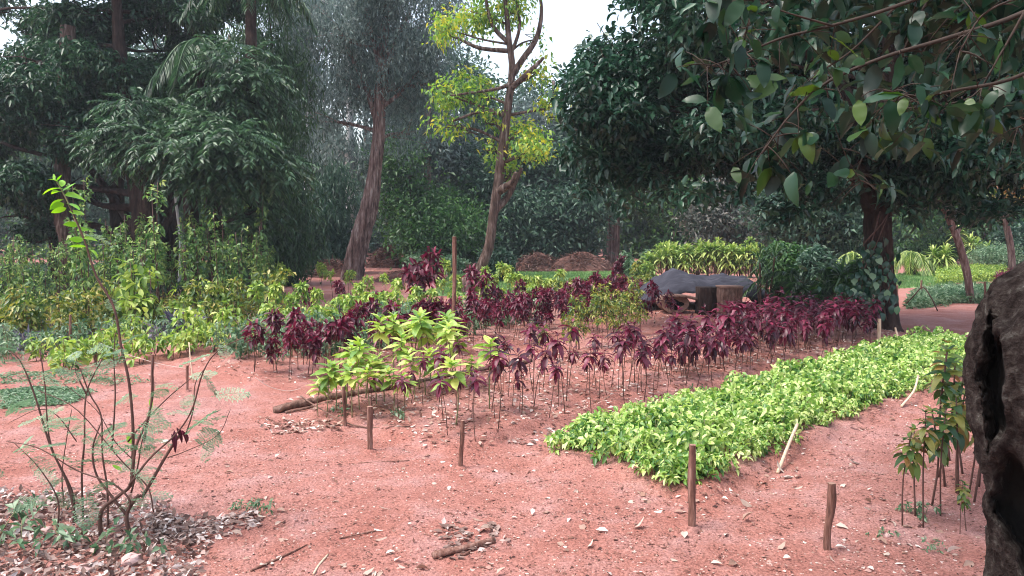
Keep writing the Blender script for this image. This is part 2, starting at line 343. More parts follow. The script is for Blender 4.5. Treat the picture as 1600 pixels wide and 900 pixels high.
def patch(name, poly, mat, zo=.006, step=.35, label=None, kind='structure', edge=.5):
    """ragged sheet following the ground inside a polygon given on the ground"""
    P = np.array(poly); x0, y0 = P.min(0) - .3; x1, y1 = P.max(0) + .3
    xs = np.arange(x0, x1, step); ys = np.arange(y0, y1, step); X, Y = np.meshgrid(xs, ys)
    cx, cy = X[:-1, :-1] + step / 2, Y[:-1, :-1] + step / 2; keep = inside(cx + rng.normal(0, edge * .3, cx.shape), cy + rng.normal(0, edge * .3, cx.shape), P)
    n = len(xs); i, j = np.nonzero(keep); F = np.stack([i * n + j, i * n + j + 1, (i + 1) * n + j + 1, (i + 1) * n + j], -1)
    return add(name, mk(name, np.stack([X, Y, gh(X, Y) + zo], -1), F, mat, True), kind=kind, label=label)
def inside(x, y, P):
    x = np.asarray(x); r = np.zeros(x.shape, bool); n = len(P)
    for a in range(n):
        (x0, y0), (x1, y1) = P[a], P[(a + 1) % n]
        c = ((y0 > y) != (y1 > y)) & (x < (x1 - x0) * (y - y0) / (y1 - y0 + 1e-12) + x0); r ^= c
    return r
def scatter(poly, n):
    P = np.array(poly, float); lo, hi = P.min(0), P.max(0); out = np.zeros((0, 2))
    while len(out) < n:
        q = rng.uniform(lo, hi, (n * 2, 2)); out = np.vstack([out, q[inside(q[:, 0], q[:, 1], P)]])
    return out[:n]
def gpoly(pts): return [tuple(G(*p)[:2]) for p in pts]
def blades(xy, h, w, lean=.35, seg=False):
    n = len(xy); z = gh(xy[:, 0], xy[:, 1]); a = rng.uniform(0, 6.28, n); hh = h * rng.uniform(.5, 1.3, n)
    b = np.stack([xy[:, 0], xy[:, 1], z], -1); s = np.stack([np.cos(a), np.sin(a), 0 * a], -1) * w / 2
    t = b + np.stack([rng.normal(0, lean, n) * hh, rng.normal(0, lean, n) * hh, hh], -1)
    V = np.stack([b - s, b + s, t], 1).reshape(-1, 3); F = np.arange(3 * n).reshape(-1, 3); return V, F
L1 = gpoly([(660, 462), (700, 432), (780, 424), (960, 424), (1015, 432), (1000, 448), (880, 458), (780, 462)])
L2 = gpoly([(1400, 452), (1398, 430), (1460, 424), (1600, 424), (1700, 430), (1600, 436), (1480, 446)])
L3 = gpoly([(0, 520), (60, 508), (330, 500), (420, 490), (470, 476), (520, 480), (440, 505), (300, 528), (120, 545), (0, 548)])
for nm, Pq, k in (('lawn', L1, 26000), ('lawn', L2, 16000)):
    patch(nm, Pq, M['lawn'])
    add('grass', mk('grass', *blades(scatter(Pq, k), .07, .03), M['grass']), kind='stuff')
add('grass', mk('grass', *blades(scatter(L3, 6000), .05, .012), M['grass']), kind='stuff')
# low weeds creeping over the earth on the left
wp = np.vstack([scatter(gpoly([(0, 612), (60, 606), (150, 612), (110, 632), (0, 640)]), 900), scatter(gpoly([(0, 585), (100, 580), (250, 595), (180, 604), (0, 600)]), 250)])
wz = np.column_stack([wp, gh(wp[:, 0], wp[:, 1]) + .015]); k = len(wp)
add('creeping_weeds', mk('weeds', *leaves(np.repeat(wz, 5, 0) + rng.normal(0, .02, (k * 5, 3)) * [1, 1, .3], nrm(rng.normal(size=(k * 5, 3)) * [1, 1, .25]), .035, .016), M['f_teal']), kind='stuff')

# ------------------------------------------------------------------ gravel and litter
def gravel(n, ylo, yhi, size, poly=None, mat='pebble', name='gravel'):
    if poly is None:
        y = ylo * (yhi / ylo) ** (rng.random(n) ** .8); x = rng.uniform(-.75, .75, n) * y
    else:
        q = scatter(poly, n); x, y = q[:, 0], q[:, 1]
    c = np.stack([x, y, gh(x, y)], -1); s = size * np.exp(rng.normal(0, .38, n)); s = np.minimum(s, size * 2.6)
    octa = np.array([(1, 0, .1), (0, 1, 0), (-1, 0, .1), (0, -1, 0), (.1, .1, .62), (0, 0, -.3)], float)
    a = rng.uniform(0, 6.28, n); ca, sa = np.cos(a), np.sin(a)
    v = octa[None] * (1 + rng.normal(0, .22, (n, 6, 3))) * s[:, None, None] * np.array([1, .75, .8])
    V = np.stack([v[..., 0] * ca[:, None] - v[..., 1] * sa[:, None], v[..., 0] * sa[:, None] + v[..., 1] * ca[:, None], v[..., 2]], -1) + c[:, None, :]
    T = np.array([(0, 1, 4), (1, 2, 4), (2, 3, 4), (3, 0, 4)]); F = (np.arange(n)[:, None, None] * 6 + T[None]).reshape(-1, 3)
    return add(name, mk(name, V.reshape(-1, 3), F, M[mat]), kind='stuff')
gravel(52000, 2.3, 7.5, .0040)
gravel(12000, 2.6, 12, .0075)
gravel(9000, 2.3, 6, .006, mat='litter')
gravel(1500, 2.3, 11, .013, mat='earth', name='soil_clods')
def litter(poly, n, L=.05, mat='litter', name='leaf_litter', lift=.012, flat=.35):
    q = scatter(poly, n); P = np.column_stack([q, gh(q[:, 0], q[:, 1]) + rng.uniform(.001, lift, n)])
    D = nrm(rng.normal(size=(n, 3)) * [1, 1, flat * .5]); Ls = L * rng.uniform(.5, 1.3, n)
    return leaves(P, D, Ls, Ls * rng.uniform(.35, .6, n), jit=flat, fold=.22, droop=-.05)
def uvpoly(u0, u1, v0, v1): return [tuple(UV(u, v)[:2]) for u, v in ((u0, v0), (u1, v0), (u1, v1), (u0, v1))]
parts = [litter(uvpoly(3.5, 12.6, -6.35, -4.1), 5200, .055), litter(uvpoly(3.9, 11.5, -3.6, -3.35), 350, .045), litter(uvpoly(3.7, 11.5, -2.6, -2.2), 500, .045),
         litter(uvpoly(3.7, 13, -9.4, -7.2), 2600, .05), litter(uvpoly(-1, 14, -12, 4), 2600, .035), litter([(-6, 2.2), (6, 2.2), (9, 12), (-9, 12)], 9000, .016, lift=.006), litter(gpoly([(400, 655), (520, 650), (545, 672), (430, 682)]), 260, .05)]
add('leaf_litter', mk('litter', *cat(parts), M['litter']), kind='stuff', label='dry brown leaf litter under the maroon seedlings and over the red earth')
LL = gpoly([(-40, 770), (120, 765), (260, 790), (330, 850), (300, 930), (-60, 960), (-60, 800)])
LL2 = gpoly([(230, 812), (400, 800), (415, 820), (300, 850), (240, 850)])
parts = [litter(LL, 3600, .045, lift=.03, flat=.8), litter(LL2, 420, .05, lift=.02), litter(gpoly([(690, 820), (775, 815), (790, 850), (700, 880)]), 110, .05),
         litter(gpoly([(780, 690), (900, 650), (1000, 640), (900, 700)]), 250, .05)]
add('leaf_litter', mk('litter', *cat(parts), M['palelitter']), kind='stuff', label='heap of pale curled dry leaves at the foot of the feathery shrub')

fl = [leafmesh('dead_leaf', M['deadleaf'], .065, .032, d, f, 3, .04) for d, f in ((.2, .5), (-.25, -.3), (.1, .8))] + [leafmesh('dead_leaf', M['deadleaf'], .05, .034, .5, -.5, 3, .08)]
def fallen(px, py, s=1, lab=None):
    p = G(px, py); add('fallen_leaf', random.choice(fl), None, lab or 'pale dry leaf lying on the red gravel', 'fallen leaf', 'dry leaves fallen on the red gravel', None, p + [0, 0, .008], (random.gauss(0, .35), random.gauss(0, .3), random.uniform(0, 6.28)), s)
for px, py, s in [(905, 822, 1.2), (915, 832, 1.1), (848, 803, .9), (870, 850, .9), (950, 832, 1), (990, 827, 1.2), (880, 862, .9), (935, 877, 1), (955, 897, 1), (1035, 800, 1.2), (1070, 843, 1.2), (1138, 885, 1.1),
                  (1110, 882, .8), (1265, 882, 1.2), (1255, 850, 1), (1215, 860, .9), (1305, 823, 1), (1240, 765, 1), (1330, 725, 1.4), (1345, 726, 1.2), (1380, 742, 1.2), (1360, 787, 1), (1460, 830, 1.2), (1425, 825, 1), (1385, 852, 1.1),
                  (1320, 758, 1), (445, 800, .9), (450, 845, 1), (605, 841, 1.1), (425, 710, .8), (530, 785, 1), (760, 770, .8), (725, 735, .7), (650, 890, 1), (735, 890, 1.8), (750, 888, 1.4), (700, 842, 1.3), (740, 835, 1.4), (755, 815, 1), (770, 829, 1.2), (1175, 793, 1.2), (1160, 815, 1.1),
                  (1008, 777, 1.2), (985, 783, .9), (1225, 740, 1.3), (1240, 747, 1.4), (1250, 745, 1.1), (1418, 852, 1), (1480, 865, 1.2), (1520, 880, 1.2), (1340, 690, .9), (1395, 680, .9)]:
    fallen(px, py, s)
for k in range(170):
    px, py = random.uniform(300, 1520), 560 + 340 * random.random() ** .8
    p = G(px, py); u, v = (p[0] + p[1]) * .7071, (p[0] - p[1]) * .7071
    if not (-3.7 < v < -2.3 and u > 3.8) and not (px > 400 and py < 700 and px < 800 and random.random() < .6): fallen(px, py, random.uniform(.5, .95))
for px, py, s in ((265, 690, 1), (240, 702, .8)): fallen(px, py, s, 'small yellowed leaf fallen beside the feathery shrub')

def rock(px, py, s, lab):
    p = G(px, py); lr = np.random.default_rng(px)
    t, ph = np.meshgrid(np.linspace(0, np.pi, 9), np.linspace(0, 2 * np.pi, 13)[:-1], indexing='ij'); d = np.stack([np.sin(t) * np.cos(ph), np.sin(t) * np.sin(ph), np.cos(t)], -1).reshape(-1, 3)
    r = 1 + .16 * np.sin(d @ lr.normal(size=3) * 3 + 1) + .12 * np.sin(d @ lr.normal(size=3) * 5) + .04 * lr.normal(size=len(d))
    i, j = np.meshgrid(np.arange(8), np.arange(12), indexing='ij'); j2 = (j + 1) % 12
    F = np.stack([i * 12 + j, (i + 1) * 12 + j, (i + 1) * 12 + j2, i * 12 + j2], -1).reshape(-1, 4)
    add('stone', mk('stone', d * (r * s)[:, None] * [1, .8, .6], F, M['stone'], False), None, lab, 'stone', None, None, p + [0, 0, s * .25], (0, 0, px % 6))
rock(132, 893, .038, 'pink rounded stone at the bottom left among the dry leaves')
rock(72, 832, .035, 'brown stone half buried left of the shrub stems')
rock(205, 880, .05, 'dark red clod of earth at the foot of the crooked shrub stem')
rock(248, 872, .022, 'small pale stone right of the dark red clod')
rock(1386, 838, .02, 'tiny dark clod beside the reddish saplings')

# ------------------------------------------------------------------ stakes, sticks, logs
def stick(name, lab, catg, A, B, r, mat, group=None, k=9, n=9, rough=.05, r2=None, mid=None, end=None):
    A, B = np.array(A, float), np.array(B, float); P = [A, B] if mid is None else [A, *[np.array(m) for m in mid], B]
    V, F = tube([p - A for p in P], [r, r2 or r], k, n, rough, int(abs(A[0] * 97)))
    me = mk(name, V, F, M[mat], True); o = add(name, me, None, lab, catg, group, None, A)
    return o
def stake(px, py, hpx, rpx, lab, tiltpx=0, mat='stake', group='wooden stakes marking the beds', sink=.06):
    b = G(px, py); t = at(px + tiltpx, py - hpx, b[1]); d = (t - b) / np.linalg.norm(t - b); root = thing('wooden_stake', lab, 'stake', b, group)
    r = rpx * b[1] / FPX; L = np.linalg.norm(t - b)
    nn = 14; V, F = tube([-d * sink, d * L * .3 + [r * .3 * math.sin(px), 0, 0], d * L * .65 - [r * .35 * math.sin(px), 0, 0], d * L], [r * 1.08, r * .9, r * .96, r * .9], 12, nn, .11, int(px), caps=False); add('post', mk('post', V, F, M[mat], True), root)
    th = np.linspace(0, 2 * np.pi, 12, endpoint=False); ring = V[-12:]; c = ring.mean(0) + d * r * .12
    add('cut_top', mk('cut_top', np.vstack([ring + d * .0005, c]), [(a, (a + 1) % 12, 12) for a in range(12)], M['ends']), root)
    # little collar of soil pushed up round the foot
    a = np.linspace(0, 6.28, 16, endpoint=False); rr = r * 2.4
    V = [(math.cos(q) * rr * s * random.uniform(.8, 1.2), math.sin(q) * rr * s * random.uniform(.8, 1.2), z) for s, z in ((1.3, -.02), (.9, .010), (.4, r * .9)) for q in a]
    F = [(l * 16 + q, l * 16 + (q + 1) % 16, (l + 1) * 16 + (q + 1) % 16, (l + 1) * 16 + q) for l in (0, 1) for q in range(16)]
    add('soil_collar', mk('soil_collar', V, F, M['earth'], True), root)
    return root
stake(1081, 826, 131, 6, 'tall reddish brown stake at the near corner of the bright green bed', 1)
stake(1293, 863, 108, 6.5, 'thick leaning stake alone on the gravel between green bed and hollow tree', 6)
stake(578, 705, 70, 4.6, 'stout stake in front of the yellow green seedlings')
stake(720, 731, 74, 3.6, 'thin stake at the near end of the maroon seedling bed', 3)
stake(540, 668, 64, 2.8, 'thin pale brown stake among the leftmost yellow green seedlings', -4)
stake(708, 560, 190, 3.2, 'tall dark pole rising behind the yellow green seedlings', 2)
stake(1373, 536, 38, 2.8, 'short stake between maroon bed and vine-covered trunk', 1, 'palewood')
stake(292, 611, 40, 2.2, 'slim dark red stake on the path left of the small maroon plants', 1)
stake(238, 600, 46, 2.6, 'stake right of the yellow croton bed', 0)
stake(150, 572, 46, 2.2, 'weathered stake within the yellow croton edge', -1)
stake(110, 552, 60, 2.0, 'thin grey stake left of the croton bed', 0)
stake(1402, 470, 24, 1.6, 'small dark peg right of the vine-covered trunk', 0)
stake(1440, 468, 30, 1.6, 'small dark peg before the silvery groundcover', 0)
stake(1538, 490, 50, 1.8, 'thin peg just left of the hollow trunk', 1)
def lay(px0, py0, px1, py1, r, lab, name='fallen_stick', mat='stake', z0=0, z1=0, group=None, **k):
    a, b = G(px0, py0), G(px1, py1); a[2] += r * .7 + z0; b[2] += r * .7 + z1
    m = (a + b) / 2; m[2] = max(m[2], float(gh(m[0], m[1])) + r * .7); w = np.random.default_rng(px0).normal(0, .012, 2); m[:2] += w
    return stick(name, lab, 'stick', a, b, r, mat, group, mid=[m], **k)
lay(676, 872, 772, 848, .017, 'thick broken branch lying on the gravel at the bottom centre', rough=.13, n=14, k=10)
lay(735, 862, 712, 868, .006, 'short twig crossing the thick broken branch')
lay(392, 893, 480, 852, .006, 'long thin twig on the gravel at lower left', r2=.003)
lay(490, 898, 512, 868, .005, 'short pale twig standing off the gravel at bottom', mat='palewood')
lay(530, 842, 588, 830, .004, 'thin curved twig on the gravel at lower middle')
lay(560, 724, 640, 720, .003, 'very thin dark twig lying on the path')
lay(1215, 741, 1245, 690, .011, 'pale peeled stick leaning on the right edge of the green bed', 'leaning_stick', 'palewood', 0, .13)
lay(1408, 637, 1434, 608, .010, 'pale stick leaning at the far right of the green bed', 'leaning_stick', 'palewood', 0, .12)
lay(1398, 535, 1408, 545, .014, 'pale short stick poking from the far edge of the green bed', 'leaning_stick', 'palewood', .2, .02)
lay(302, 598, 297, 592, .006, 'thin white rod standing on the path', 'white_rod', 'palewood', 0, .38)
lay(480, 418, 462, 414, .035, 'pale pole leaning against the undergrowth by the brush pile', 'leaning_pole', 'palewood', 0, 1.0)
# brush pile of cut sticks
bp = thing('brush_pile', 'small pile of cut reddish sticks left of the leaning gum trunk', 'brush pile', G(468, 434))
for k in range(16):
    a = rng.normal(0, .5, 3) * [1.2, .6, 0] + [-.5, 0, .05 + .03 * k]; b = a + np.array([rng.uniform(.6, 1.4), rng.normal(0, .4), -.1 + rng.normal(0, .15)])
    V, F = tube([a, b], [.03, .02], 5, 3); add('stick', mk('stick', V, F, M['bark_red']), bp)
# log edging of the seedling bed
edge = [G(428, 646), G(490, 630), G(555, 618), G(640, 603), G(735, 583), G(832, 566)]
for k in range(5):
    a, b = edge[k].copy(), edge[k + 1].copy(); r = [.036, .030, .028, .026, .025][k]; a[2] += r * .6; b[2] += r * .6
    d = nrm(b - a); V, F = tube([a - a, (b - a) * .5 + [0, 0, .006], b - a - d * .02], [r, r * .9, r * .95], 9, 8, .12, k)
    add('edging_log', mk('edging_log', V, F, M['rot'], True), None, ['squat near end log of the bed edging, cut face towards the path', 'second edging log behind the thin pale brown stake', 'edging log running under the yellow green seedlings', 'fourth edging log, between the seedlings and the inner path', 'far end edging log fading into the maroon bed'][k], 'log', 'logs edging the seedling bed', None, a)
lay(446, 646, 520, 628, .012, 'forked thin branch lying against the inside of the edging log', 'fallen_branch', 'rot')
stick('fallen_branch', 'crooked thin branch lying in front of the edging logs', 'stick', G(470, 634) + [0, 0, .1], G(640, 668) + [0, 0, .01], .006, 'rot', mid=[G(500, 640) + [0, 0, .07], G(560, 660) + [0, 0, .02]])
def string(A, B, lab, sag=.05, r=.0022):
    A, B = np.array(A), np.array(B); stick('string', lab, 'string', A, B, r, 'string', k=4, n=14, rough=0, mid=[A * .7 + B * .3 - [0, 0, sag], A * .3 + B * .7 - [0, 0, sag]])
string(G(400, 640) + [0, 0, .28], G(470, 628) + [0, 0, .12], 'slack string tied near the end of the edging log')
string(at(25, 497, 12), at(110, 497, 11.6), 'pale string stretched above the croton bed on the left', .03, .004)
string(G(292, 611) + [0, 0, .22], G(150, 572) + [0, 0, .3], 'thin string between the path stake and the croton bed stake', .04, .002)

# ------------------------------------------------------------------ trees
def pblob(px, py, rx, ry, Y, dep, w=1):
    c = at(px, py, Y); return (c[0], c[1], c[2], rx * Y / FPX, dep, ry * Y / FPX, w)
def tree(label, catg, Y, trunk, blobs, bark, leaf, n, per, L, Wd, style='whorl', spread=.25, limbs=None, name='tree', group=None, hi=False, shell=.55, rough=.1, k=10, droop=.2, autolimb=True, twigs=2, tn=None, kindcrown='stuff', lump=.08, split=4, limb_z=0, limb_r=.3):
    tp = [at(a, b, Y) for a, b, r in trunk]; tr = [r * .84 * Y / FPX for a, b, r in trunk]
    base = tp[0].copy(); base[2] = float(gh(base[0], base[1])); tp[0] = base - [0, 0, .15]
    root = thing(name, label, catg, base, group)
    lt = [p - base for p in tp]
    add('trunk', mk('trunk', *tube(lt, tr, k, tn or len(tp) * 6, rough, int(abs(base[0] * 31)), 5), M[bark], True), root)
    C = smoothpath(lt, 40); rC = np.interp(np.linspace(0, 1, 40), np.linspace(0, 1, len(tr)), tr)
    for l in (limbs or []):
        P = [at(a, b, Y + dy) - base for a, b, r, dy in l]; rr = [r * Y / FPX for a, b, r, dy in l]
        add('branch', mk('branch', *tube(P, rr, 7, len(P) * 5, rough * .8, int(l[0][0])), M[bark], True), root)
    wb = [pblob(*b) for b in blobs]; wb = [(b[0] - base[0], b[1] - base[1], b[2] - base[2], *b[3:]) for b in wb]
    if autolimb:
        for bi, b in enumerate(wb):
            if limb_z and b[2] < limb_z: continue
            c = np.array(b[:3]); dd = np.linalg.norm(C - c, axis=1) + np.maximum(0, C[:, 2] - c[2] + .3) * 3; q = int(np.argmin(dd))
            a = C[q]; r0 = min(limb_r, rC[q] * .45); mid = (a + c) / 2 + rng.normal(0, .1, 3) * np.linalg.norm(c - a) * .6
            tubes = [tube([a, mid, c], [r0, r0 * .6, r0 * .3], 6, 10, .1, bi)]
            for s in range(twigs * 2):
                e = c + nrm(rng.normal(size=3)) * np.array(b[3:6]) * rng.uniform(.5, .95); st = a + (c - a) * rng.uniform(.4, 1)
                tubes.append(tube([st, (st + e) / 2 + rng.normal(0, .12, 3), e], [r0 * .35, r0 * .22, .006], 4, 5, 0, s))
            add('branch', mk('branch', *cat(tubes), M[bark], True), root)
    if split:
        w2 = []
        for b in wb:
            b = (*b, 1)[:7]
            for q in range(split):
                f = rng.uniform(.42, .66); o = nrm(rng.normal(size=3)) * rng.uniform(.3, .72)
                w2.append((b[0] + o[0] * b[3], b[1] + o[1] * b[4], b[2] + o[2] * b[5], b[3] * f, b[4] * f, b[5] * f * .85, b[6]))
        wb = w2
    P, O = crown_pts(wb, n, shell, lump); z0 = P[:, 2] > .05; P, O = P[z0], O[z0]
    V, F = clustered(P, O, per, L, Wd, spread, style, hi=hi, droop=droop)
    o = add('crown', mk('crown', V, F, M[leaf]), root, kind=kindcrown)
    return root

# 1. the big tree on the right with the vine on its trunk
YB = G(1382, 516)[1]
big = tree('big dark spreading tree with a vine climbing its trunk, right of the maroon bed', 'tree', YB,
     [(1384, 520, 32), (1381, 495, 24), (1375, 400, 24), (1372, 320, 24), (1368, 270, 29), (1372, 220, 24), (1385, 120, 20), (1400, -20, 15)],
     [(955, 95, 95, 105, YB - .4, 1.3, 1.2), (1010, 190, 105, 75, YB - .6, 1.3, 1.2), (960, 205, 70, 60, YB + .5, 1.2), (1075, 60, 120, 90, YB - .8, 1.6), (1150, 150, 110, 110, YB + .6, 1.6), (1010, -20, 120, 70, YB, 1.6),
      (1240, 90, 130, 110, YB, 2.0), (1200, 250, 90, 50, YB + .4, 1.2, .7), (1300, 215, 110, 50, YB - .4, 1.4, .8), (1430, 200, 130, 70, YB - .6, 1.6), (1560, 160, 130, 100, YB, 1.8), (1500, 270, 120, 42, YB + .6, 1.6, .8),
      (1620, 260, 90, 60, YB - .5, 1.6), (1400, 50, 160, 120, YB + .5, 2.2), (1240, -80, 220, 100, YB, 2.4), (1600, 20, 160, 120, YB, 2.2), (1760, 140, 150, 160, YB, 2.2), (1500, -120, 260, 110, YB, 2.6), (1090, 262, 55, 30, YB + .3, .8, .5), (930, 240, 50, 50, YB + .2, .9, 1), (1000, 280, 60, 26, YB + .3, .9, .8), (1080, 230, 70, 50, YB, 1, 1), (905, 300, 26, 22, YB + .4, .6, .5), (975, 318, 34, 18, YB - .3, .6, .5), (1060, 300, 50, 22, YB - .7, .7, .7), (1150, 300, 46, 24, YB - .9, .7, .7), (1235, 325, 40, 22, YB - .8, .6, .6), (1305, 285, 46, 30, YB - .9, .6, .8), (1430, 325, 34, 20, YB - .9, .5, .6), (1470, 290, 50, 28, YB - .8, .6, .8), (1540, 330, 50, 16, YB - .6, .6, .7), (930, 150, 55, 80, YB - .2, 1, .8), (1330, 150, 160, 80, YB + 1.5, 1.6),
      (1300, -420, 420, 160, YB - 2, 2.6, .5), (1650, -300, 300, 160, YB - 2.5, 2.6, .5), (1450, 300, 90, 34, YB - .2, 1.3, .9), (1560, 320, 90, 34, YB + .8, 1.3, .8), (1250, 290, 50, 30, YB + .2, .9, .5), (1120, 200, 90, 60, YB - 1, 1, 1), (1220, 190, 90, 60, YB - 1.2, 1, 1), (1160, 250, 90, 40, YB + 1, 1, 1), (1440, 260, 90, 50, YB - 1, 1, 1), (1540, 230, 90, 60, YB - 1.2, 1, 1), (1000, 130, 80, 80, YB + .3, 1, 1), (1340, 250, 60, 34, YB + 1.2, .7, 1)],  # leading blobs are unseen canopy above frame, added to shade the right side
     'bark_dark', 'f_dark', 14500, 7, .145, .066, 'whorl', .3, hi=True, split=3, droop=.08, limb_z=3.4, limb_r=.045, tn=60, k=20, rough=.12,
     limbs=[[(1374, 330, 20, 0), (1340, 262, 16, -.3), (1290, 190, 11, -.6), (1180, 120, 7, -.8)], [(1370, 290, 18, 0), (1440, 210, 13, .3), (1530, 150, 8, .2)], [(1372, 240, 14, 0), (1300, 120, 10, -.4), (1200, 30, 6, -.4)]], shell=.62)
bb = np.array(big.location)
# vine on the trunk
vine = thing('climbing_vine', 'glossy heart leaved vine climbing the big dark trunk', 'vine', bb)
vp = []
for px0, py0, px1, py1 in ((1345, 490, 1350, 370), (1385, 500, 1372, 400), (1360, 505, 1395, 420), (1340, 440, 1390, 330), (1375, 330, 1345, 420), (1350, 380, 1400, 300)):
    a, b = at(px0, py0, YB - .33) - bb, at(px1, py1, YB - .33) - bb; m = (a + b) / 2 + rng.normal(0, .04, 3)
    vp.append(tube([a, m, b], [.012, .008, .005], 5, 8))
add('vine_stem', mk('vine_stem', *cat(vp), M['stem'], True), vine)
vl = [leafmesh('vine_leaf', M['f_teal'], .13, .10, .3, .15, 3, 0, .5), leafmesh('vine_leaf', M['f_dark'], .12, .09, .5, .2, 3, 0, .5)]
for k in range(260):
    py = random.triangular(365, 505, 470); px = random.gauss(1352 if py > 440 else 1364, 24 if py > 430 else 17); p = at(px, py, YB - .30 - random.random() * .14 - (.1 if py > 470 else 0)) - bb
    add('leaf', vl[0 if random.random() < .12 else 1], vine, loc=p, rot=(random.gauss(0, .3), random.uniform(.5, 1.3), -math.pi / 2 + random.gauss(0, .9)), sc=random.uniform(.6, 1.15))

# 2. lime green tree in the centre
tree('slender lime green tree with yellowing leaves and a pale forked trunk in the centre', 'tree', G(745, 457)[1],
     [(744, 458, 15), (749, 425, 11), (764, 385, 9.5), (772, 330, 9), (780, 280, 9), (785, 240, 9.5), (792, 180, 7.5), (800, 110, 6.5), (795, 60, 5.5), (788, -20, 4)],
     [(700, 45, 33, 30, 20.4, .9, 1), (735, 18, 50, 30, 20.6, 1.2), (690, 145, 28, 24, 20, .8), (735, 145, 50, 30, 20.6, 1, 1), (700, 195, 34, 18, 20.2, .8, .8), (765, 180, 30, 20, 20.2, .8, .6), (830, 235, 34, 30, 20, 1, 1.2), (872, 165, 32, 28, 20.4, .9, 1),
      (815, 205, 36, 20, 20.8, 1, .8), (800, 15, 44, 26, 20.4, 1.2, 1), (842, 110, 24, 28, 20.2, .8, .6), (770, 232, 28, 20, 20.5, .8, .8), (790, -50, 100, 40, 20.4, 2, 1), (845, 60, 18, 20, 20.4, .8, .3), (800, 262, 40, 18, 20.8, .8, .6)],
     'bark_grey', 'f_lime', 1050, 6, .14, .07, 'whorl', .5, droop=.3, split=7, rough=.09, tn=60, k=12,
     limbs=[[(777, 300, 8, 0), (800, 285, 5, -.3), (806, 270, 3, -.5)], [(772, 330, 7, 0), (795, 305, 5, .2), (815, 262, 3, .2)], [(798, 120, 6, 0), (815, 95, 5, 0), (838, 60, 4, .1), (846, 20, 3, .1), (842, -20, 2, 0)],
            [(797, 140, 5, 0), (830, 110, 4, -.3), (850, 90, 2, -.4)], [(798, 80, 4, 0), (750, 75, 3, .1), (715, 60, 2, .2), (690, 50, 1.2, .2)], [(797, 70, 4, 0), (770, 40, 3, 0), (757, -10, 2, 0)], [(799, 132, 3.5, 0), (770, 140, 2.6, -.2), (700, 150, 1.4, -.3)],
            [(790, 180, 4, 0), (750, 175, 2.5, -.2), (705, 190, 1.4, -.3)], [(796, 90, 3, 0), (812, 40, 2.4, 0), (802, -10, 2, .1)]])
# 3. leaning gum
tree('tall leaning gum tree with peeling reddish bark and hazy grey green crown', 'tree', G(552, 437)[1],
     [(547, 438, 21), (552, 412, 17), (562, 370, 15.5), (577, 318, 14), (585, 265, 11), (591, 210, 10), (593, 155, 9.5), (597, 112, 10), (601, 50, 7), (610, -40, 5)],
     [(520, 55, 60, 50, 25.6, 1.8), (590, 40, 70, 55, 26.4, 2), (650, 60, 50, 60, 26, 1.8), (545, 130, 50, 45, 26, 1.6), (620, 130, 55, 50, 26.5, 1.8), (470, 40, 45, 50, 26.4, 1.6), (680, 130, 30, 60, 26.5, 1.4, .6), (560, -30, 130, 50, 26, 3), (500, 190, 45, 45, 27, 1.5, .6), (640, 210, 38, 40, 27, 1.4, .5), (690, 30, 40, 60, 27, 1.4, .8)],
     'bark_red', 'f_euc', 6200, 6, .17, .045, 'hang', .3, droop=.1, rough=.13, tn=90, k=18,
     limbs=[[(590, 190, 6, 0), (577, 150, 5, .1), (560, 110, 4, .2), (535, 60, 2.5, .3)], [(596, 125, 7, 0), (612, 80, 5, 0), (640, 20, 3, .2)], [(592, 170, 4, 0), (620, 150, 3, 0), (655, 110, 2, .3)], [(597, 115, 6, 0), (585, 70, 4, -.2), (570, 10, 3, -.2)]])
# 4. left dark mango grove
YL = 18.5
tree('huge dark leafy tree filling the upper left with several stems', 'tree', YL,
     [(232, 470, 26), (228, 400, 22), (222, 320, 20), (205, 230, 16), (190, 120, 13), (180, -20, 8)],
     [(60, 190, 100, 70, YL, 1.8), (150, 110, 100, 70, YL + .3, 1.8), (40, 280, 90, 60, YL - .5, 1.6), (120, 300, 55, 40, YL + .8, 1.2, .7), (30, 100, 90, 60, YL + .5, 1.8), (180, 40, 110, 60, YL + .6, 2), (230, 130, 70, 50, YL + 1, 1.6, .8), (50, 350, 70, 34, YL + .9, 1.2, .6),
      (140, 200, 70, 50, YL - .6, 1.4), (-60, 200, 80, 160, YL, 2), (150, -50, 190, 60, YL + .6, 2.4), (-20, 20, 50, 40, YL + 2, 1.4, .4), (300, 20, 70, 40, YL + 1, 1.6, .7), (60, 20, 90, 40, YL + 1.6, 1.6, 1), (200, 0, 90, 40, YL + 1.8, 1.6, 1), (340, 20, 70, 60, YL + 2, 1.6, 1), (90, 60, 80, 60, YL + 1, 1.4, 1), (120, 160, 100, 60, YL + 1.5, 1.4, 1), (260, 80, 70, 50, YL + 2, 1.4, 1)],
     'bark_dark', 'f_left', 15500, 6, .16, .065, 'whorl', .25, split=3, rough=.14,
     limbs=[[(228, 400, 9, 0), (270, 330, 7, .5), (300, 240, 5, .6)], [(225, 380, 8, 0), (170, 300, 6, .4), (110, 230, 4, .3)]])
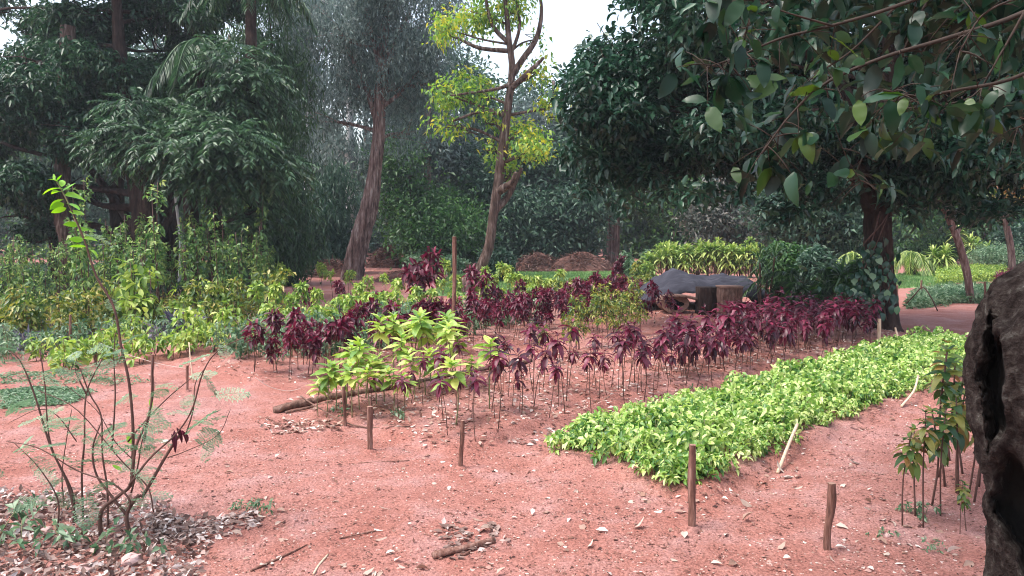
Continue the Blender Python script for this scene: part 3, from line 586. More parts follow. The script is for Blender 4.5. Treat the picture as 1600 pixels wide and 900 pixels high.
tree('dark tree with weeping pinnate leaves left of the bamboo', 'tree', 17.0,
     [(300, 480, 17), (302, 400, 15), (298, 320, 13), (300, 240, 11), (320, 180, 8), (330, 140, 6)],
     [(250, 170, 60, 24, 16.6, 1), (335, 205, 70, 28, 16.0, 1, 1.3), (230, 215, 60, 26, 16.4, 1, 1.1), (300, 235, 60, 30, 15.8, 1, 1.2), (390, 140, 50, 40, 16.8, 1), (405, 250, 40, 50, 16.4, .9), (350, 265, 50, 24, 16.0, .9, .9), (370, 95, 45, 24, 17, 1, .7), (170, 215, 40, 30, 16.6, 1, .7), (400, 330, 30, 24, 16.4, .7, .6)],
     'bark_dark', 'f_fish', 1250, 26, .14, .048, 'pinnate', .65, rough=.12)
# palms with hanging fronds
def palm(label, Y, trunk, crowns, leaf='f_fish', L=1.7, nf=13, lw=.035, ll=.42, bark='bark_dark'):
    tp = [at(a, b, Y) for a, b, r in trunk]; base = tp[0].copy(); base[2] = float(gh(base[0], base[1])); tp[0] = base - [0, 0, .1]
    root = thing('palm', label, 'palm', base)
    add('trunk', mk('trunk', *tube([p - base for p in tp], [r * Y / FPX for a, b, r in trunk], 10, 24, .1, 3), M[bark], True), root)
    for (px, py) in crowns:
        c = at(px, py, Y) - base
        for k in range(nf):
            a = k * 2.4 + rng.uniform(-.3, .3); el = rng.uniform(.1, 1.2); dr = np.array([math.cos(a), math.sin(a), 0])
            t = np.linspace(0, 1, 46)[:, None]; C = c + dr * L * (t * math.cos(el) + .0) + np.array([0, 0, 1.0]) * L * (t * math.sin(el) - t ** 2 * (1.05 + .5 * math.sin(el)))
            T = nrm(np.gradient(C, axis=0)); Sd = nrm(np.cross(T, [0, 0, 1.0])); parts = []
            for s in (1, -1):
                D = Sd * s + T * .6 + np.array([0, 0, -.55]) + rng.normal(0, .1, C.shape); q = slice(6, None)
                parts.append(leaves(C[q], D[q], ll * np.sin(np.pi * np.clip(np.linspace(.1, .95, 46), 0, 1))[q] ** .5, lw, jit=.1, fold=.2, droop=.35))
            parts.append(tube(C[::5], [.02, .006], 4, 12)); add('frond', mk('frond', *cat(parts), M[leaf]), root)
    return root
palm('dark palm with drooping feathery fronds inside the left grove', 17.3, [(345, 470, 13), (335, 330, 11), (325, 200, 9), (312, 80, 8)], [(312, 72)], L=1.15, nf=15, ll=.5)
palm('second palm whose fronds hang at the top edge of the left grove', 18.5, [(400, 460, 13), (395, 200, 9), (392, -10, 8)], [(392, -60)], L=1.6)
palm('young yellow green palm in the sunlit garden right of the big trunk', 27, [(1425, 428, 5), (1425, 400, 5)], [(1425, 398)], 'f_strap', 1.1, 12, .03, .3)
palm('young yellow green palm just left of the big trunk', 22, [(1335, 440, 5), (1335, 405, 5)], [(1335, 400)], 'f_strap', .9, 12, .03, .25)
# trunks in the gloom
def bare(label, Y, pts, bark, group=None, rough=.14, nm='tree_trunk', br=0):
    tp = [at(a, b, Y) for a, b, r in pts]; base = tp[0].copy(); base[2] = float(gh(base[0], base[1])); tp[0] = base - [0, 0, .1]
    root = thing('tree', label, 'tree', base, group)
    add('trunk', mk('trunk', *tube([p - base for p in tp], [r * Y / FPX for a, b, r in pts], 10, len(pts) * 8, rough, int(pts[0][0]), 4), M[bark], True), root); return root
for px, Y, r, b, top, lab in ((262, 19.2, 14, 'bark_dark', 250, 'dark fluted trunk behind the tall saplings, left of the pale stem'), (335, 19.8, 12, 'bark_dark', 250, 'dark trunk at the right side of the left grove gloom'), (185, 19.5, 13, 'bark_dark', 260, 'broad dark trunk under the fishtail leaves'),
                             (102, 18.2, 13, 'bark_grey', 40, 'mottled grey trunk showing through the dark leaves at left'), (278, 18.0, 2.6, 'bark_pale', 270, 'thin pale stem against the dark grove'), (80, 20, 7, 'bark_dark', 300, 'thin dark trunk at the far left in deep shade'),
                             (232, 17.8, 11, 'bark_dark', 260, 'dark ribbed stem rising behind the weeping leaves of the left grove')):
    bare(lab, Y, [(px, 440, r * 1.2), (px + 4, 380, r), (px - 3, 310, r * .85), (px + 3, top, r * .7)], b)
# 5. small leaning trees by the hollow trunk
tree('thin leaning dark red tree rising just left of the hollow trunk', 'tree', 17,
     [(1519, 478, 6), (1512, 430, 6), (1498, 380, 6.5), (1482, 340, 7), (1470, 305, 5)], [(1465, 290, 55, 26, 17, .8), (1500, 300, 50, 26, 17.2, .8), (1440, 310, 30, 20, 16.8, .6, .6)], 'bark_red', 'f_olive', 260, 6, .15, .07, 'whorl', .2, k=8,
     limbs=[[(1494, 366, 4, 0), (1505, 350, 3, 0), (1522, 342, 1.6, 0)], [(1484, 345, 5, 0), (1481, 322, 2, 0)]], twigs=1)
tree('small reddish trunk at the far right edge before the yellow groundcover', 'tree', 26,
     [(1583, 430, 6), (1580, 390, 6), (1572, 350, 6), (1568, 325, 7), (1560, 290, 5)], [(1550, 300, 70, 30, 26, 1.4), (1600, 290, 70, 40, 26, 1.6), (1540, 320, 26, 14, 25.6, .6, .5)], 'bark_red', 'f_olive', 420, 7, .17, .09, 'whorl', .25, k=8)
# 6. forest edge
def ftree(label, Y, px, top, r, blobs, leaf='f_forest', n=900, per=6, L=.24, Wd=.1, style='x', bark='bark_dark', group=None, spread=.4, lean=0, shell=.6):
    return tree(label, 'tree', Y, [(px, CAMH and 450, r * 1.2), (px + lean * .3, 400, r), (px + lean * .6, 300, r * .85), (px + lean, top, r * .6)], [(a, b, c, d, Y + e, f, w) for a, b, c, d, e, f, w in blobs], bark, leaf, n, per, L, Wd, style, spread, group=group, k=8, twigs=1, autolimb=True, shell=shell)
ftree('feathery mid green bamboo-like tree right of the left grove', 24, 425, 60, 5, [(430, 110, 45, 60, 0, 1.6, 1), (440, 200, 50, 60, 0, 1.6, 1), (420, 300, 50, 70, -.5, 1.6, 1), (440, 370, 45, 45, -.5, 1.4, 1), (400, 60, 40, 50, .5, 1.4, .8), (390, 350, 40, 60, 0, 1.4, .8), (410, -20, 50, 50, 0, 2, .6)], 'f_bamboo', 2300, 8, .26, .04, 'hang', spread=.4)
ftree('pale trunked gum just left of the leaning gum', 33, 546, 40, 8, [(545, 90, 45, 60, 0, 2, 1), (520, 230, 30, 50, 0, 1.6, .8), (565, 250, 22, 45, 0, 1.4, .6), (540, -30, 80, 60, 0, 2, 1)], 'f_euc', 1100, 7, .26, .06, 'hang', 'bark_pale')
ftree('bluish pale trunk half hidden in haze left of centre', 36, 482, 30, 9, [(480, 110, 40, 60, 0, 2, 1), (470, 230, 36, 50, -1, 1.6, .9), (505, 280, 30, 50, -1, 1.6, .9), (480, 0, 60, 60, 0, 2, 1)], 'f_euc', 1500, 7, .28, .07, 'hang', 'bark_pale')
ftree('reddish forest trunk midway between the gum and the lime tree', 34, 668, 120, 9, [(640, 240, 40, 60, 0, 1.8, 1), (700, 230, 40, 50, .5, 1.8, 1), (660, 110, 50, 60, .5, 2, 1), (620, 300, 30, 40, 0, 1.4, .8)], 'f_euc', 1500, 7, .26, .08, 'x', 'bark_red')
ftree('leaning reddish trunk beneath the round bright green crown', 38, 953, 250, 13, [(990, 310, 45, 35, -1, 2, 1), (1040, 310, 45, 40, -1.5, 2, 1.1), (920, 270, 55, 40, 0, 2, 1), (980, 260, 60, 40, 0, 2, 1), (1065, 290, 30, 30, -1, 1.6, .8)], 'f_forest2', 2000, 6, .24, .12, 'x', 'bark_red', lean=12)
ftree('round grey green tree behind the lime tree crown', 36, 900, 200, 8, [(880, 290, 50, 40, 0, 2, 1), (850, 330, 50, 40, -1, 2, 1), (905, 330, 40, 36, -1.5, 1.8, 1), (840, 240, 50, 40, 0, 2, 1), (890, 380, 40, 26, -1, 1.6, .8)], 'f_forest', 2200, 6, .26, .12, 'x')
ftree('dense green shrubby tree right of the leaning gum', 32, 640, 260, 6, [(635, 330, 40, 45, 0, 1.6, 1), (690, 340, 45, 50, 0, 1.8, 1), (620, 255, 28, 36, 0, 1.2, .8), (660, 390, 50, 30, -.6, 1.4, 1), (730, 370, 35, 40, 0, 1.6, 1)], 'f_forest2', 2300, 6, .22, .10, 'x')
ftree('dull green thicket tree behind the lime tree trunk', 35, 790, 240, 6, [(750, 290, 40, 50, 0, 1.8, 1), (800, 320, 50, 50, 0, 2, 1), (760, 380, 45, 36, -.6, 1.6, 1), (830, 390, 50, 26, -1, 1.6, 1), (720, 230, 40, 50, .6, 1.8, 1), (740, 160, 30, 40, 1, 1.4, .5)], 'f_forest', 2600, 6, .25, .11, 'x')
ftree('pinkish grey shrubby tree behind the variegated bushes', 31, 1140, 320, 5, [(1110, 335, 32, 26, 0, 1.4, 1), (1150, 345, 36, 26, 0, 1.4, 1), (1180, 370, 26, 20, 0, 1, .8), (1130, 300, 30, 20, .5, 1.2, .7)], 'f_grey', 1000, 6, .2, .09, 'x')
ftree('blue green mounded tree left of the big vine trunk', 24, 1265, 300, 6, [(1250, 320, 60, 36, 0, 1.4, 1), (1310, 350, 40, 40, 0, 1.4, 1), (1225, 350, 34, 26, 0, 1.2, .8), (1290, 290, 50, 26, .4, 1.2, .8)], 'f_forest', 1500, 6, .2, .1, 'x')
ftree('mid green bushy tree in the clearing at far right', 36, 1540, 300, 6, [(1500, 330, 50, 20, 0, 1.6, .8), (1560, 350, 40, 26, 0, 1.6, .8), (1430, 335, 36, 20, 0, 1.4, .7), (1600, 370, 40, 36, -1, 1.6, 1)], 'f_forest2', 1200, 6, .24, .11, 'x')
ftree('low blue green thicket left of the brush pile', 29, 455, 330, 4, [(450, 350, 36, 50, 0, 1.4, 1), (500, 360, 40, 50, .5, 1.6, 1), (480, 400, 50, 26, -.5, 1.2, 1), (430, 405, 30, 24, -1, 1, .9), (530, 330, 26, 60, 1, 1.4, .8)], 'f_forest', 2400, 8, .26, .06, 'hang', spread=.3)
# back rows of the forest; indistinct and alike
ROW = []
for k in range(34):
    px = -250 + k * 62 + random.uniform(-18, 18); Yk = random.uniform(42, 58)
    h = random.uniform(20, 150) if not 690 < px < 880 else random.uniform(125, 170)
    if 380 < px < 660: h = random.uniform(60, 140)
    bl = [(px + random.gauss(0, 22), h + 40 + q * 45, random.uniform(36, 55), random.uniform(30, 42), random.gauss(0, 1.5), 2.4, 1) for q in range(int((430 - h) / 45) + 1)]
    if 380 < px < 900: lf = random.choice(['f_euc', 'f_forest', 'f_forest'])
    else: lf = random.choice(['f_forest', 'f_forest', 'f_forest2'])
    ftree('dense tree in the back row of the forest, merged with its neighbours', Yk, px, h, random.uniform(3, 6), bl, lf, 1500, 5, .42, .19, 'x', group='back row forest trees', spread=.55, bark=random.choice(['bark_dark', 'bark_grey', 'bark_pale']))
# far mass behind everything
xs = rng.uniform(-75, 75, 9000); ys = rng.uniform(66, 84, 9000); zs = rng.random(9000) * (9.5 + 2.5 * np.sin(xs * .23) + 1.5 * np.sin(xs * .61 + 1)); 
P = np.stack([xs, ys, zs], -1); V, F = clustered(P, nrm(rng.normal(size=P.shape) + [0, -1, .4]), 4, .95, .45, .9, 'x')
add('distant_forest', mk('distant_forest', V, F, M['f_forest']), kind='stuff', label='far wood closing the view behind the trees')

# ------------------------------------------------------------------ shrubs at the forest foot and in the garden beyond
def bush(label, px, py, rx, ry, leaf, n, L, Wd, style='x', per=6, catg='shrub', name='shrub', group=None, Y=None, dep=None, spread=.15, stems=6, hi=False, lobes=5):
    b = G(px, py) if Y is None else np.array([at(px, py, Y)[0], Y, 0]); b[2] = float(gh(b[0], b[1])); Yb = b[1]; s = Yb / FPX
    root = thing(name, label, catg, b, group); W_, H = rx * s, ry * 2 * s; dep = dep or W_ * .8
    bl = []
    for q in range(lobes):
        bl.append((rng.uniform(-.6, .6) * W_, rng.uniform(-.5, .5) * dep, H * rng.uniform(.35, .68), W_ * .5, dep * .5, H * .36, 1))
    bl.append((0, 0, H * .4, W_ * .8, dep * .8, H * .45, 1.5))
    P, O = crown_pts(bl, n, .6, .1); k = P[:, 2] > .03; P, O = P[k], O[k]
    add('foliage', mk('foliage', *clustered(P, O, per, L, Wd, spread, style, hi=hi), M[leaf]), root, kind='stuff')
    tb = [tube([(rng.normal(0, .06), rng.normal(0, .06), -.03), tuple(np.array(bl[q % len(bl)][:3]) * [.6, .6, .7]), tuple(np.array(bl[q % len(bl)][:3]) + [0, 0, H * .2])], [.02 + W_ * .01, .012, .005], 5, 6) for q in range(stems)]
    add('stem', mk('stems', *cat(tb), M['stem']), root)
    return root
bush('low bright leafy shrub between the mulch heap and the lime tree', 690, 428, 55, 17, 'f_teal', 900, .16, .09, 'whorl')
bush('dark green shrub right behind the foot of the lime tree', 775, 440, 30, 26, 'f_forest', 700, .14, .06, 'whorl')
bush('dark weeping shrub at the forest foot left of the reddish trunk', 870, 402, 60, 40, 'f_forest', 1500, .22, .1)
bush('round dull shrub behind the reddish mulch heap', 790, 405, 60, 34, 'f_forest', 1300, .22, .1)
bush('leafy green shrub at the forest foot below the dense shrubby tree', 720, 412, 50, 30, 'f_forest2', 1000, .2, .1)
bush('blue green undergrowth behind the brush pile', 500, 428, 60, 34, 'f_forest', 1500, .2, .06, 'hang')
bush('dark undergrowth at the foot of the bamboo-like tree', 430, 445, 50, 36, 'f_bamboo', 1300, .2, .05, 'hang')
bush('dark bush in the black shade right of the reddish trunk', 1060, 402, 70, 22, 'f_forest', 900, .2, .1)
fb = G(1265, 492); fern = thing('fern_shrub', 'cascading dark fern-like shrub beside the spiky dracaena', 'shrub', fb)
for k in range(90):
    a = k * 2.4; c = np.array([math.cos(a) * .25, math.sin(a) * .2, rng.uniform(.0, .75)]) * rng.uniform(.3, 1); el = rng.uniform(.35, 1.45); Lf = rng.uniform(.65, 1.05); dr = np.array([math.cos(a), math.sin(a), 0])
    t = np.linspace(0, 1, 24)[:, None]; Cc = c + dr * Lf * t * math.cos(el) * 1.15 + np.array([0, 0, 1.0]) * Lf * (t * math.sin(el) - t ** 2 * .95); Cc[:, 2] = np.maximum(Cc[:, 2], .03)
    T_ = nrm(np.gradient(Cc, axis=0)); Sd = nrm(np.cross(T_, [0, 0, 1.0])); parts = [tube(Cc[::4], [.008, .003], 4, 8)]
    for s_ in (1, -1): parts.append(leaves(Cc[3:], (Sd * s_ + T_ * .8 + [0, 0, -.3] + rng.normal(0, .1, Cc.shape))[3:], .24 * np.sin(np.pi * np.linspace(.2, .95, 24))[3:] ** .5, .028, jit=.2, fold=.2, droop=.3))
    add('frond', mk('frond', *cat(parts), M['f_darkstrap']), fern)
bush('low dark green shrub behind the fern-like shrub', 1275, 470, 45, 44, 'f_forest', 900, .14, .05, 'whorl', dep=.6)
bush('leafy green shrub leaning against the left of the vine trunk', 1328, 496, 28, 50, 'f_forest2', 800, .11, .05, 'whorl', dep=.5)
bush('olive shrub behind the dark fern-like shrub', 1230, 455, 50, 45, 'f_forest2', 900, .16, .07, 'whorl', Y=19)
bush('pale green shrub glimpsed right of the big vine trunk', 1350, 430, 30, 22, 'f_sapling', 400, .16, .08, Y=24)
bush('silvery green hedge behind the variegated dracaena', 1545, 422, 44, 18, 'f_teal', 1100, .09, .05)
bush('dark green shrub filling the far end of the garden path', 1440, 412, 60, 20, 'f_forest2', 900, .2, .09)
bush('tall blue green shrub beneath the far right canopy', 1590, 418, 40, 36, 'f_forest', 900, .2, .1, Y=33)
def straps(label, px, py, h, rx, leaf, heads=5, per=34, L=.5, w=.05, name='dracaena', catg='dracaena', group=None, Y=None):
    b = G(px, py) if Y is None else np.array([at(px, py, Y)[0], Y, 0]); b[2] = float(gh(b[0], b[1])); s = b[1] / FPX; H = h * s; per = int(per * .8)
    root = thing(name, label, catg, b, group)
    for q in range(heads):
        c = np.array([rng.uniform(-1, 1) * rx * s, rng.uniform(-.6, .6) * rx * s, H * rng.uniform(.35, .85)]); a = np.arange(per) * 2.4; el = np.linspace(1.3, -.5, per)
        D = np.stack([np.cos(a) * np.cos(el), np.sin(a) * np.cos(el), np.sin(el)], -1) + rng.normal(0, .08, (per, 3)); P = c + np.array([0, 0, .1]) * np.linspace(1, -2, per)[:, None] * L
        add('leaf_head', mk('leaf_head', *leaves6(P, D, np.full(per, L) * rng.uniform(.7, 1.1, per), w, droop=.35, jit=.1), M[leaf]), root)
        add('cane', mk('cane', *tube([(c[0] * .4, c[1] * .4, -.03), c * [.8, .8, .6], c], [.02, .015], 6, 6), M['stem'], True), root)
    return root
straps('variegated dracaena clump left of the thin leaning tree', 1470, 432, 62, 16, 'f_strap', 5, 40, .55, .07)
straps('taller variegated dracaena clump right of the thin leaning tree', 1522, 420, 68, 26, 'f_strap', 6, 40, .6, .07)
straps('dark spiky dracaena standing at the left edge of the fern-like shrub', 1192, 492, 118, 14, 'f_darkstrap', 5, 36, .42, .025)
straps('spiky dark tuft in front of the fern-like shrub', 1300, 494, 90, 26, 'f_darkstrap', 5, 34, .5, .04)
for q in range(20):
    px = 1022 + q * 8.3 + random.uniform(-3, 3); far = q % 2
    straps('yellow green striped bush in the variegated hedge behind the tarp', px, 434 - far * 7, 50 + random.uniform(-8, 8), 11, 'f_strap', 5, 36, .44, .085, 'variegated_bush', 'shrub', 'variegated bushes in the hedge behind the tarp')
for q, (px, py, lf, lab) in enumerate([(968, 436, 'f_maroon2', 'reddish croton at the left end of the variegated hedge'), (985, 436, 'f_teal', 'bluish green plant left of the variegated hedge'), (998, 438, 'f_croton', 'mottled croton left of the striped bushes'), (1012, 439, 'f_strap', 'pale spiky croton left of the striped bushes'),
                                    (975, 425, 'f_teal', 'grey green plant with upright leaves behind the reddish croton'), (1010, 422, 'f_teal', 'tall silvery stems poking above the variegated hedge')]):
    bush(lab, px, py, 10, 18, lf, 120, .15, .06, 'whorl', lobes=2, stems=4)
# yellow groundcover, red flowers, silvery groundcover
def cover(label, poly, n, mat, L, Wd, h, name='groundcover', style='x'):
    q = scatter(poly, n); hh = h * rng.random(n) ** .6; P = np.column_stack([q, gh(q[:, 0], q[:, 1]) + hh])
    add(name, mk(name, *clustered(P, nrm(rng.normal(size=(n, 3)) * [1, 1, .4] + [0, 0, .8]), 5, L, Wd, L * .5, style), M[mat]), kind='stuff', label=label)
cover('yellow groundcover in the garden beyond the big tree', gpoly([(1462, 446), (1465, 430), (1520, 426), (1572, 428), (1575, 440), (1520, 444)]), 2600, 'f_yellow2', .07, .035, .3)
cover('red leaved border beside the yellow groundcover', gpoly([(1555, 444), (1570, 436), (1600, 434), (1600, 450), (1570, 452)]), 900, 'f_maroon2', .08, .04, .28)
cover('silvery strap leaved groundcover right of the big tree', gpoly([(1418, 484), (1432, 462), (1480, 455), (1600, 455), (1600, 476), (1500, 474)]), 2600, 'f_teal', .16, .03, .18, style='whorl')
cover('low mixed crotons along the far edge of the lawn', gpoly([(800, 462), (900, 452), (1010, 444), (1040, 452), (1000, 462), (880, 470)]), 1500, 'f_croton', .12, .05, .3, style='whorl')
cover('maroon low plants left of the shade cloth', gpoly([(900, 468), (930, 456), (1000, 454), (1005, 468), (960, 478)]), 700, 'f_maroon2', .12, .05, .35, style='whorl')
# mulch heaps
def heap(label, px, py, rx, ry, mat='mulch', straw=900, L=.35, name='mulch_heap'):
    b = G(px, py); s = b[1] / FPX; w, h = rx * s, ry * s; t, a = np.meshgrid(np.linspace(0, 1, 14), np.linspace(0, 6.28, 33)[:-1], indexing='ij')
    zz = h * (1 - t ** 1.7) * (1 + .18 * np.sin(a * 3 + t * 5) + .1 * np.sin(a * 7)) - .03; r = t * w * (1 + .12 * np.sin(a * 5 + 1))
    V = np.stack([r * np.cos(a), r * .6 * np.sin(a), zz], -1).reshape(-1, 3); i, j = np.meshgrid(np.arange(13), np.arange(32), indexing='ij'); j2 = (j + 1) % 32
    F = np.stack([i * 32 + j, (i + 1) * 32 + j, (i + 1) * 32 + j2, i * 32 + j2], -1).reshape(-1, 4)
    root = thing(name, label, 'heap', b); add('mound', mk('mound', V, F, M[mat], True), root)
    t = rng.random(straw) ** .6; a = rng.uniform(0, 6.28, straw); P = np.stack([t * w * np.cos(a), t * w * .6 * np.sin(a), h * (1 - t ** 1.7) + .02], -1)
    add('loose_stalks', mk('stalks', *leaves(P, nrm(rng.normal(size=(straw, 3)) * [1, 1, .45]), L, L * .09, fold=.1, droop=.1), M['straw']), root, kind='stuff'); return root
heap('reddish brown mulch heap at the foot of the forest, left of the reddish trunk', 905, 424, 62, 26)
heap('smaller brush heap of dead stems left of the big mulch heap', 838, 425, 40, 26)
heap('dark red leaf heap right of the leaning gum trunk', 604, 418, 34, 30)
heap('flat pale wood chip pile in front of the leaf heap', 640, 440, 62, 17, 'mulch', 900, .15)
heap('low brown heap of cuttings left of the leaning gum foot', 520, 432, 34, 24, 'mulch', 500, .3)
heap('low litter bank between shrub and lime tree', 735, 428, 40, 14, 'mulch', 500, .2)
stick('tree_stump', 'short orange brown stump left of the lime tree foot', 'stump', G(728, 460) - [0, 0, .05], G(728, 460) + [0, .02, .42], .12, 'bark_red', rough=.12, k=14, n=8)

# ------------------------------------------------------------------ tarp, table and logs
tb = G(1100, 492)
ns = 54; U_, V_ = np.meshgrid(np.linspace(0, 1, ns), np.linspace(0, 1, 24))
xa, xb = at(978, 470, 15.6)[0], at(1205, 470, 15.6)[0]
TX = xa + (xb - xa) * U_; TY = 14.6 + 2.3 * V_
hump = .60 + .07 * np.exp(-((U_ - .3) / .2) ** 2) + .05 * np.exp(-((U_ - .8) / .15) ** 2) + .02 * np.sin(U_ * 19 + V_ * 4) + .018 * np.sin(U_ * 37 - V_ * 9)
prof_ = np.clip(np.sin(np.pi * np.clip(V_ * .92 + .06, 0, 1)), 0, 1) ** .45
TZ = gh(TX, TY) + .02 + hump * prof_ * np.clip(U_ * 3.0, 0, 1) ** .6 * np.clip((1 - U_) * 5, 0, 1) ** .5 + .014 * np.sin(U_ * 61 + V_ * 23) + .012 * np.sin(U_ * 31 - V_ * 41)
org = np.array([xa, 14.6, 0]); P = np.stack([TX, TY, TZ], -1).reshape(-1, 3) - org; i, j = np.meshgrid(np.arange(23), np.arange(ns - 1), indexing='ij')
F = np.stack([i * ns + j, i * ns + j + 1, (i + 1) * ns + j + 1, (i + 1) * ns + j], -1).reshape(-1, 4)
tp = add('tarpaulin', mk('tarp', P, F, M['tarp'], True), None, 'dark grey shade cloth draped over a long heap behind the maroon bed', 'tarp', None, None, org)
md = tp.modifiers.new('t', 'SOLIDIFY'); md.thickness = .008
# log wheel lying on its side
c = at(1052, 491, 14.2); c[2] = float(gh(c[0], c[1])) + .17
rt = thing('log_round', 'hollow log section on its side, cut face showing, left of the rough table', 'log', (c[0], c[1], c[2] - .17))
a = np.linspace(0, 6.28, 25)[:-1]; ro, ri = .27 * (1 + .05 * np.sin(a * 3)), .11 * (1 + .2 * np.sin(a * 4 + 1))
def ring(rad, y, sy=.62): return np.stack([rad * np.cos(a), 0 * a + y, rad * np.sin(a) * sy + .17], -1)
V = np.vstack([ring(ro, -.12), ring(ro * .93, -.14), ring(ri * 1.3, -.13), ring(ri, -.05), ring(ro, .3)]); q = np.arange(24); q2 = (q + 1) % 24
def rq(A, B): return np.stack([A * 24 + q, A * 24 + q2, B * 24 + q2, B * 24 + q], -1)
add('bark', mk('bark', V, np.vstack([rq(4, 0), rq(0, 1)]), M['rot'], True), rt)
add('cut_face', mk('cut_face', V, rq(1, 2), M['ends'], True), rt); 
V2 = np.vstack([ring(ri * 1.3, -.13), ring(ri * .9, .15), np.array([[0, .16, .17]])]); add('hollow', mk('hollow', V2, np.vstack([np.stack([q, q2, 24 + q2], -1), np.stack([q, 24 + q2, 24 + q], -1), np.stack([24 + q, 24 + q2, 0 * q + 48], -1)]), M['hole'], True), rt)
def block(w, d, h, seed=0, ns=5, taper=0):
    lr = np.random.default_rng(seed); pr = []
    for z in np.linspace(0, h, ns):
        t = z / h; ww, dd = w / 2 * (1 - taper * t), d / 2 * (1 - taper * t)
        pr.append([(sx * ww + lr.normal(0, .006), sy * dd + lr.normal(0, .006), z) for sx, sy in ((-1, -.7), (-.8, -1), (.8, -1), (1, -.7), (1, .7), (.8, 1), (-.8, 1), (-1, .7))])
    V = np.array(pr).reshape(-1, 3); F = [(l * 8 + k, l * 8 + (k + 1) % 8, (l + 1) * 8 + (k + 1) % 8, (l + 1) * 8 + k) for l in range(ns - 1) for k in range(8)]
    V = np.vstack([V, [(0, 0, h)], [(0, 0, 0)]]); T = [(b_[0], b_[1], b_[2]) for b_ in F] + [(b_[0], b_[2], b_[3]) for b_ in F] + [((ns - 1) * 8 + k, (ns - 1) * 8 + (k + 1) % 8, ns * 8) for k in range(8)] + [((k + 1) % 8, k, ns * 8 + 1) for k in range(8)]
    return V, T
p = at(1139, 500, 13.7); p[2] = float(gh(p[0], p[1])) - .02
sp = thing('stump_block', 'upright squared stump block carrying the right end of the rough table', 'stump', p)
V, F = block(.38, .38, .56, 3); add('block', mk('block', V, F, M['rot']), sp)
V, F = block(.41, .4, .03, 5, 2); add('cut_top', mk('cut_top', V, F, M['ends']), sp, loc=(0, 0, .561))
p2 = at(1103, 500, 14.0); p2[2] = float(gh(p2[0], p2[1])) - .02
V, F = block(.34, .35, .5, 8); add('stump_block', mk('block', V, F, M['bark_dark']), None, 'dark block under the rough table', 'stump', None, None, p2)  # block in one dark bark colour
a1 = at(1036, 466, 14.05); pl = thing('rough_plank', 'warped plank laid across the log section and the stump block', 'plank', a1)
P = []; nn = 12
for k in range(nn):
    t = k / (nn - 1); c_ = np.array([t * .85, .05 * math.sin(t * 3), .0 - .03 * t + .03 * math.sin(t * 5)]); 
    for dy, dz in ((-.17, 0), (.17, .01), (.17, .045), (-.17, .04)): P.append(c_ + [0, dy, dz])
F = [(l * 4 + k, l * 4 + (k + 1) % 4, (l + 1) * 4 + (k + 1) % 4, (l + 1) * 4 + k) for l in range(nn - 1) for k in range(4)] + [(0, 1, 2, 3), ((nn - 1) * 4 + 3, (nn - 1) * 4 + 2, (nn - 1) * 4 + 1, (nn - 1) * 4)]
add('board', mk('board', P, F, M['rot']), pl)
cover('dark undergrowth on the shaded ground behind the tall saplings', gpoly([(-80, 470), (-80, 430), (200, 425), (440, 428), (430, 462), (200, 476)]), 5200, 'f_forest', .16, .06, .42, 'undergrowth', 'whorl')
cover('low green weeds between the sapling rows', gpoly([(-60, 520), (-60, 478), (200, 480), (420, 470), (410, 500), (150, 520)]), 3200, 'f_croton', .07, .03, .16, 'undergrowth')
# bent stick frame beside the silvery groundcover
stick('bent_stick', 'bent dark stick arching beside the silvery groundcover', 'stick', at(1412, 478, 15.8), at(1465, 486, 15.2), .012, 'stem', mid=[at(1428, 462, 15.6), at(1442, 449, 15.5), at(1455, 465, 15.3)], k=5, n=16)

# ------------------------------------------------------------------ nursery plants
def proto_seedling(name, label, catg, group, leafmeshes, H, tiers, stemr=.004, stemmat='stem', seed=0, gap=.05, bend=.02):
    lr = random.Random(seed); root = thing(name, label, catg, (0, 0, -50), group)
    top = np.array([lr.gauss(0, bend), lr.gauss(0, bend), H]); mid = np.array([lr.gauss(0, bend), lr.gauss(0, bend), H * .5])
    add('stem', mk('stem', *tube([(0, 0, -.03), mid, top], [stemr, stemr * .8, stemr * .6], 6, 7), M[stemmat], True), root)
    for ti, (nl, el, sc) in enumerate(tiers):       # from the tip downward
        z = H - ti * gap; f = z / H; c = mid * 2 * min(f, .5) if f < .5 else mid + (top - mid) * (f - .5) * 2; a0 = lr.uniform(0, 6.28)
        for k in range(nl):
            a = a0 + k * 6.283 / nl + lr.gauss(0, .2)
            add('leaf', lr.choice(leafmeshes), root, loc=(c[0], c[1], z + lr.gauss(0, .008)), rot=(lr.gauss(0, .25), -el + lr.gauss(0, .15), a), sc=sc * lr.uniform(.82, 1.15))
    return root
mar = [leafmesh('maroon_leaf', M['f_maroon'], .115, .04, d, .3, 4, .02) for d in (.45, .7, .3)]
yel = [leafmesh('yellow_leaf', M['f_yellow'], .15, .062, d, .25, 4, .03) for d in (.25, .45, .15)]
oli = [leafmesh('olive_leaf', M['f_olive'], .088, .04, d, .2, 4, .02) for d in (.4, .7)]
def P(n, f): return Pool([f(k) for k in range(n)])
GM = 'maroon leaved seedlings in the middle bed'; GY = 'yellow green leaved seedlings at the near end of the bed'
pm = P(7, lambda k: proto_seedling('maroon_seedling', 'x', 'seedling', GM, mar, [.5, .56, .46, .6, .52, .42, .58][k], [(3, .9, .55), (5, .25, .95), (5 + k % 2, -.35, 1), (3 if k % 3 else 0, -.9, .8)], seed=k, gap=.028))
pm2 = P(5, lambda k: proto_seedling('maroon_plant', 'x', 'seedling', GM, mar, [.5, .58, .46, .55, .62][k], [(3, .9, .6), (5, .3, 1), (6, -.1, 1.15), (6, -.4, 1.1), (5, -.5, 1), (3, -.7, .9)], seed=20 + k, gap=.05))
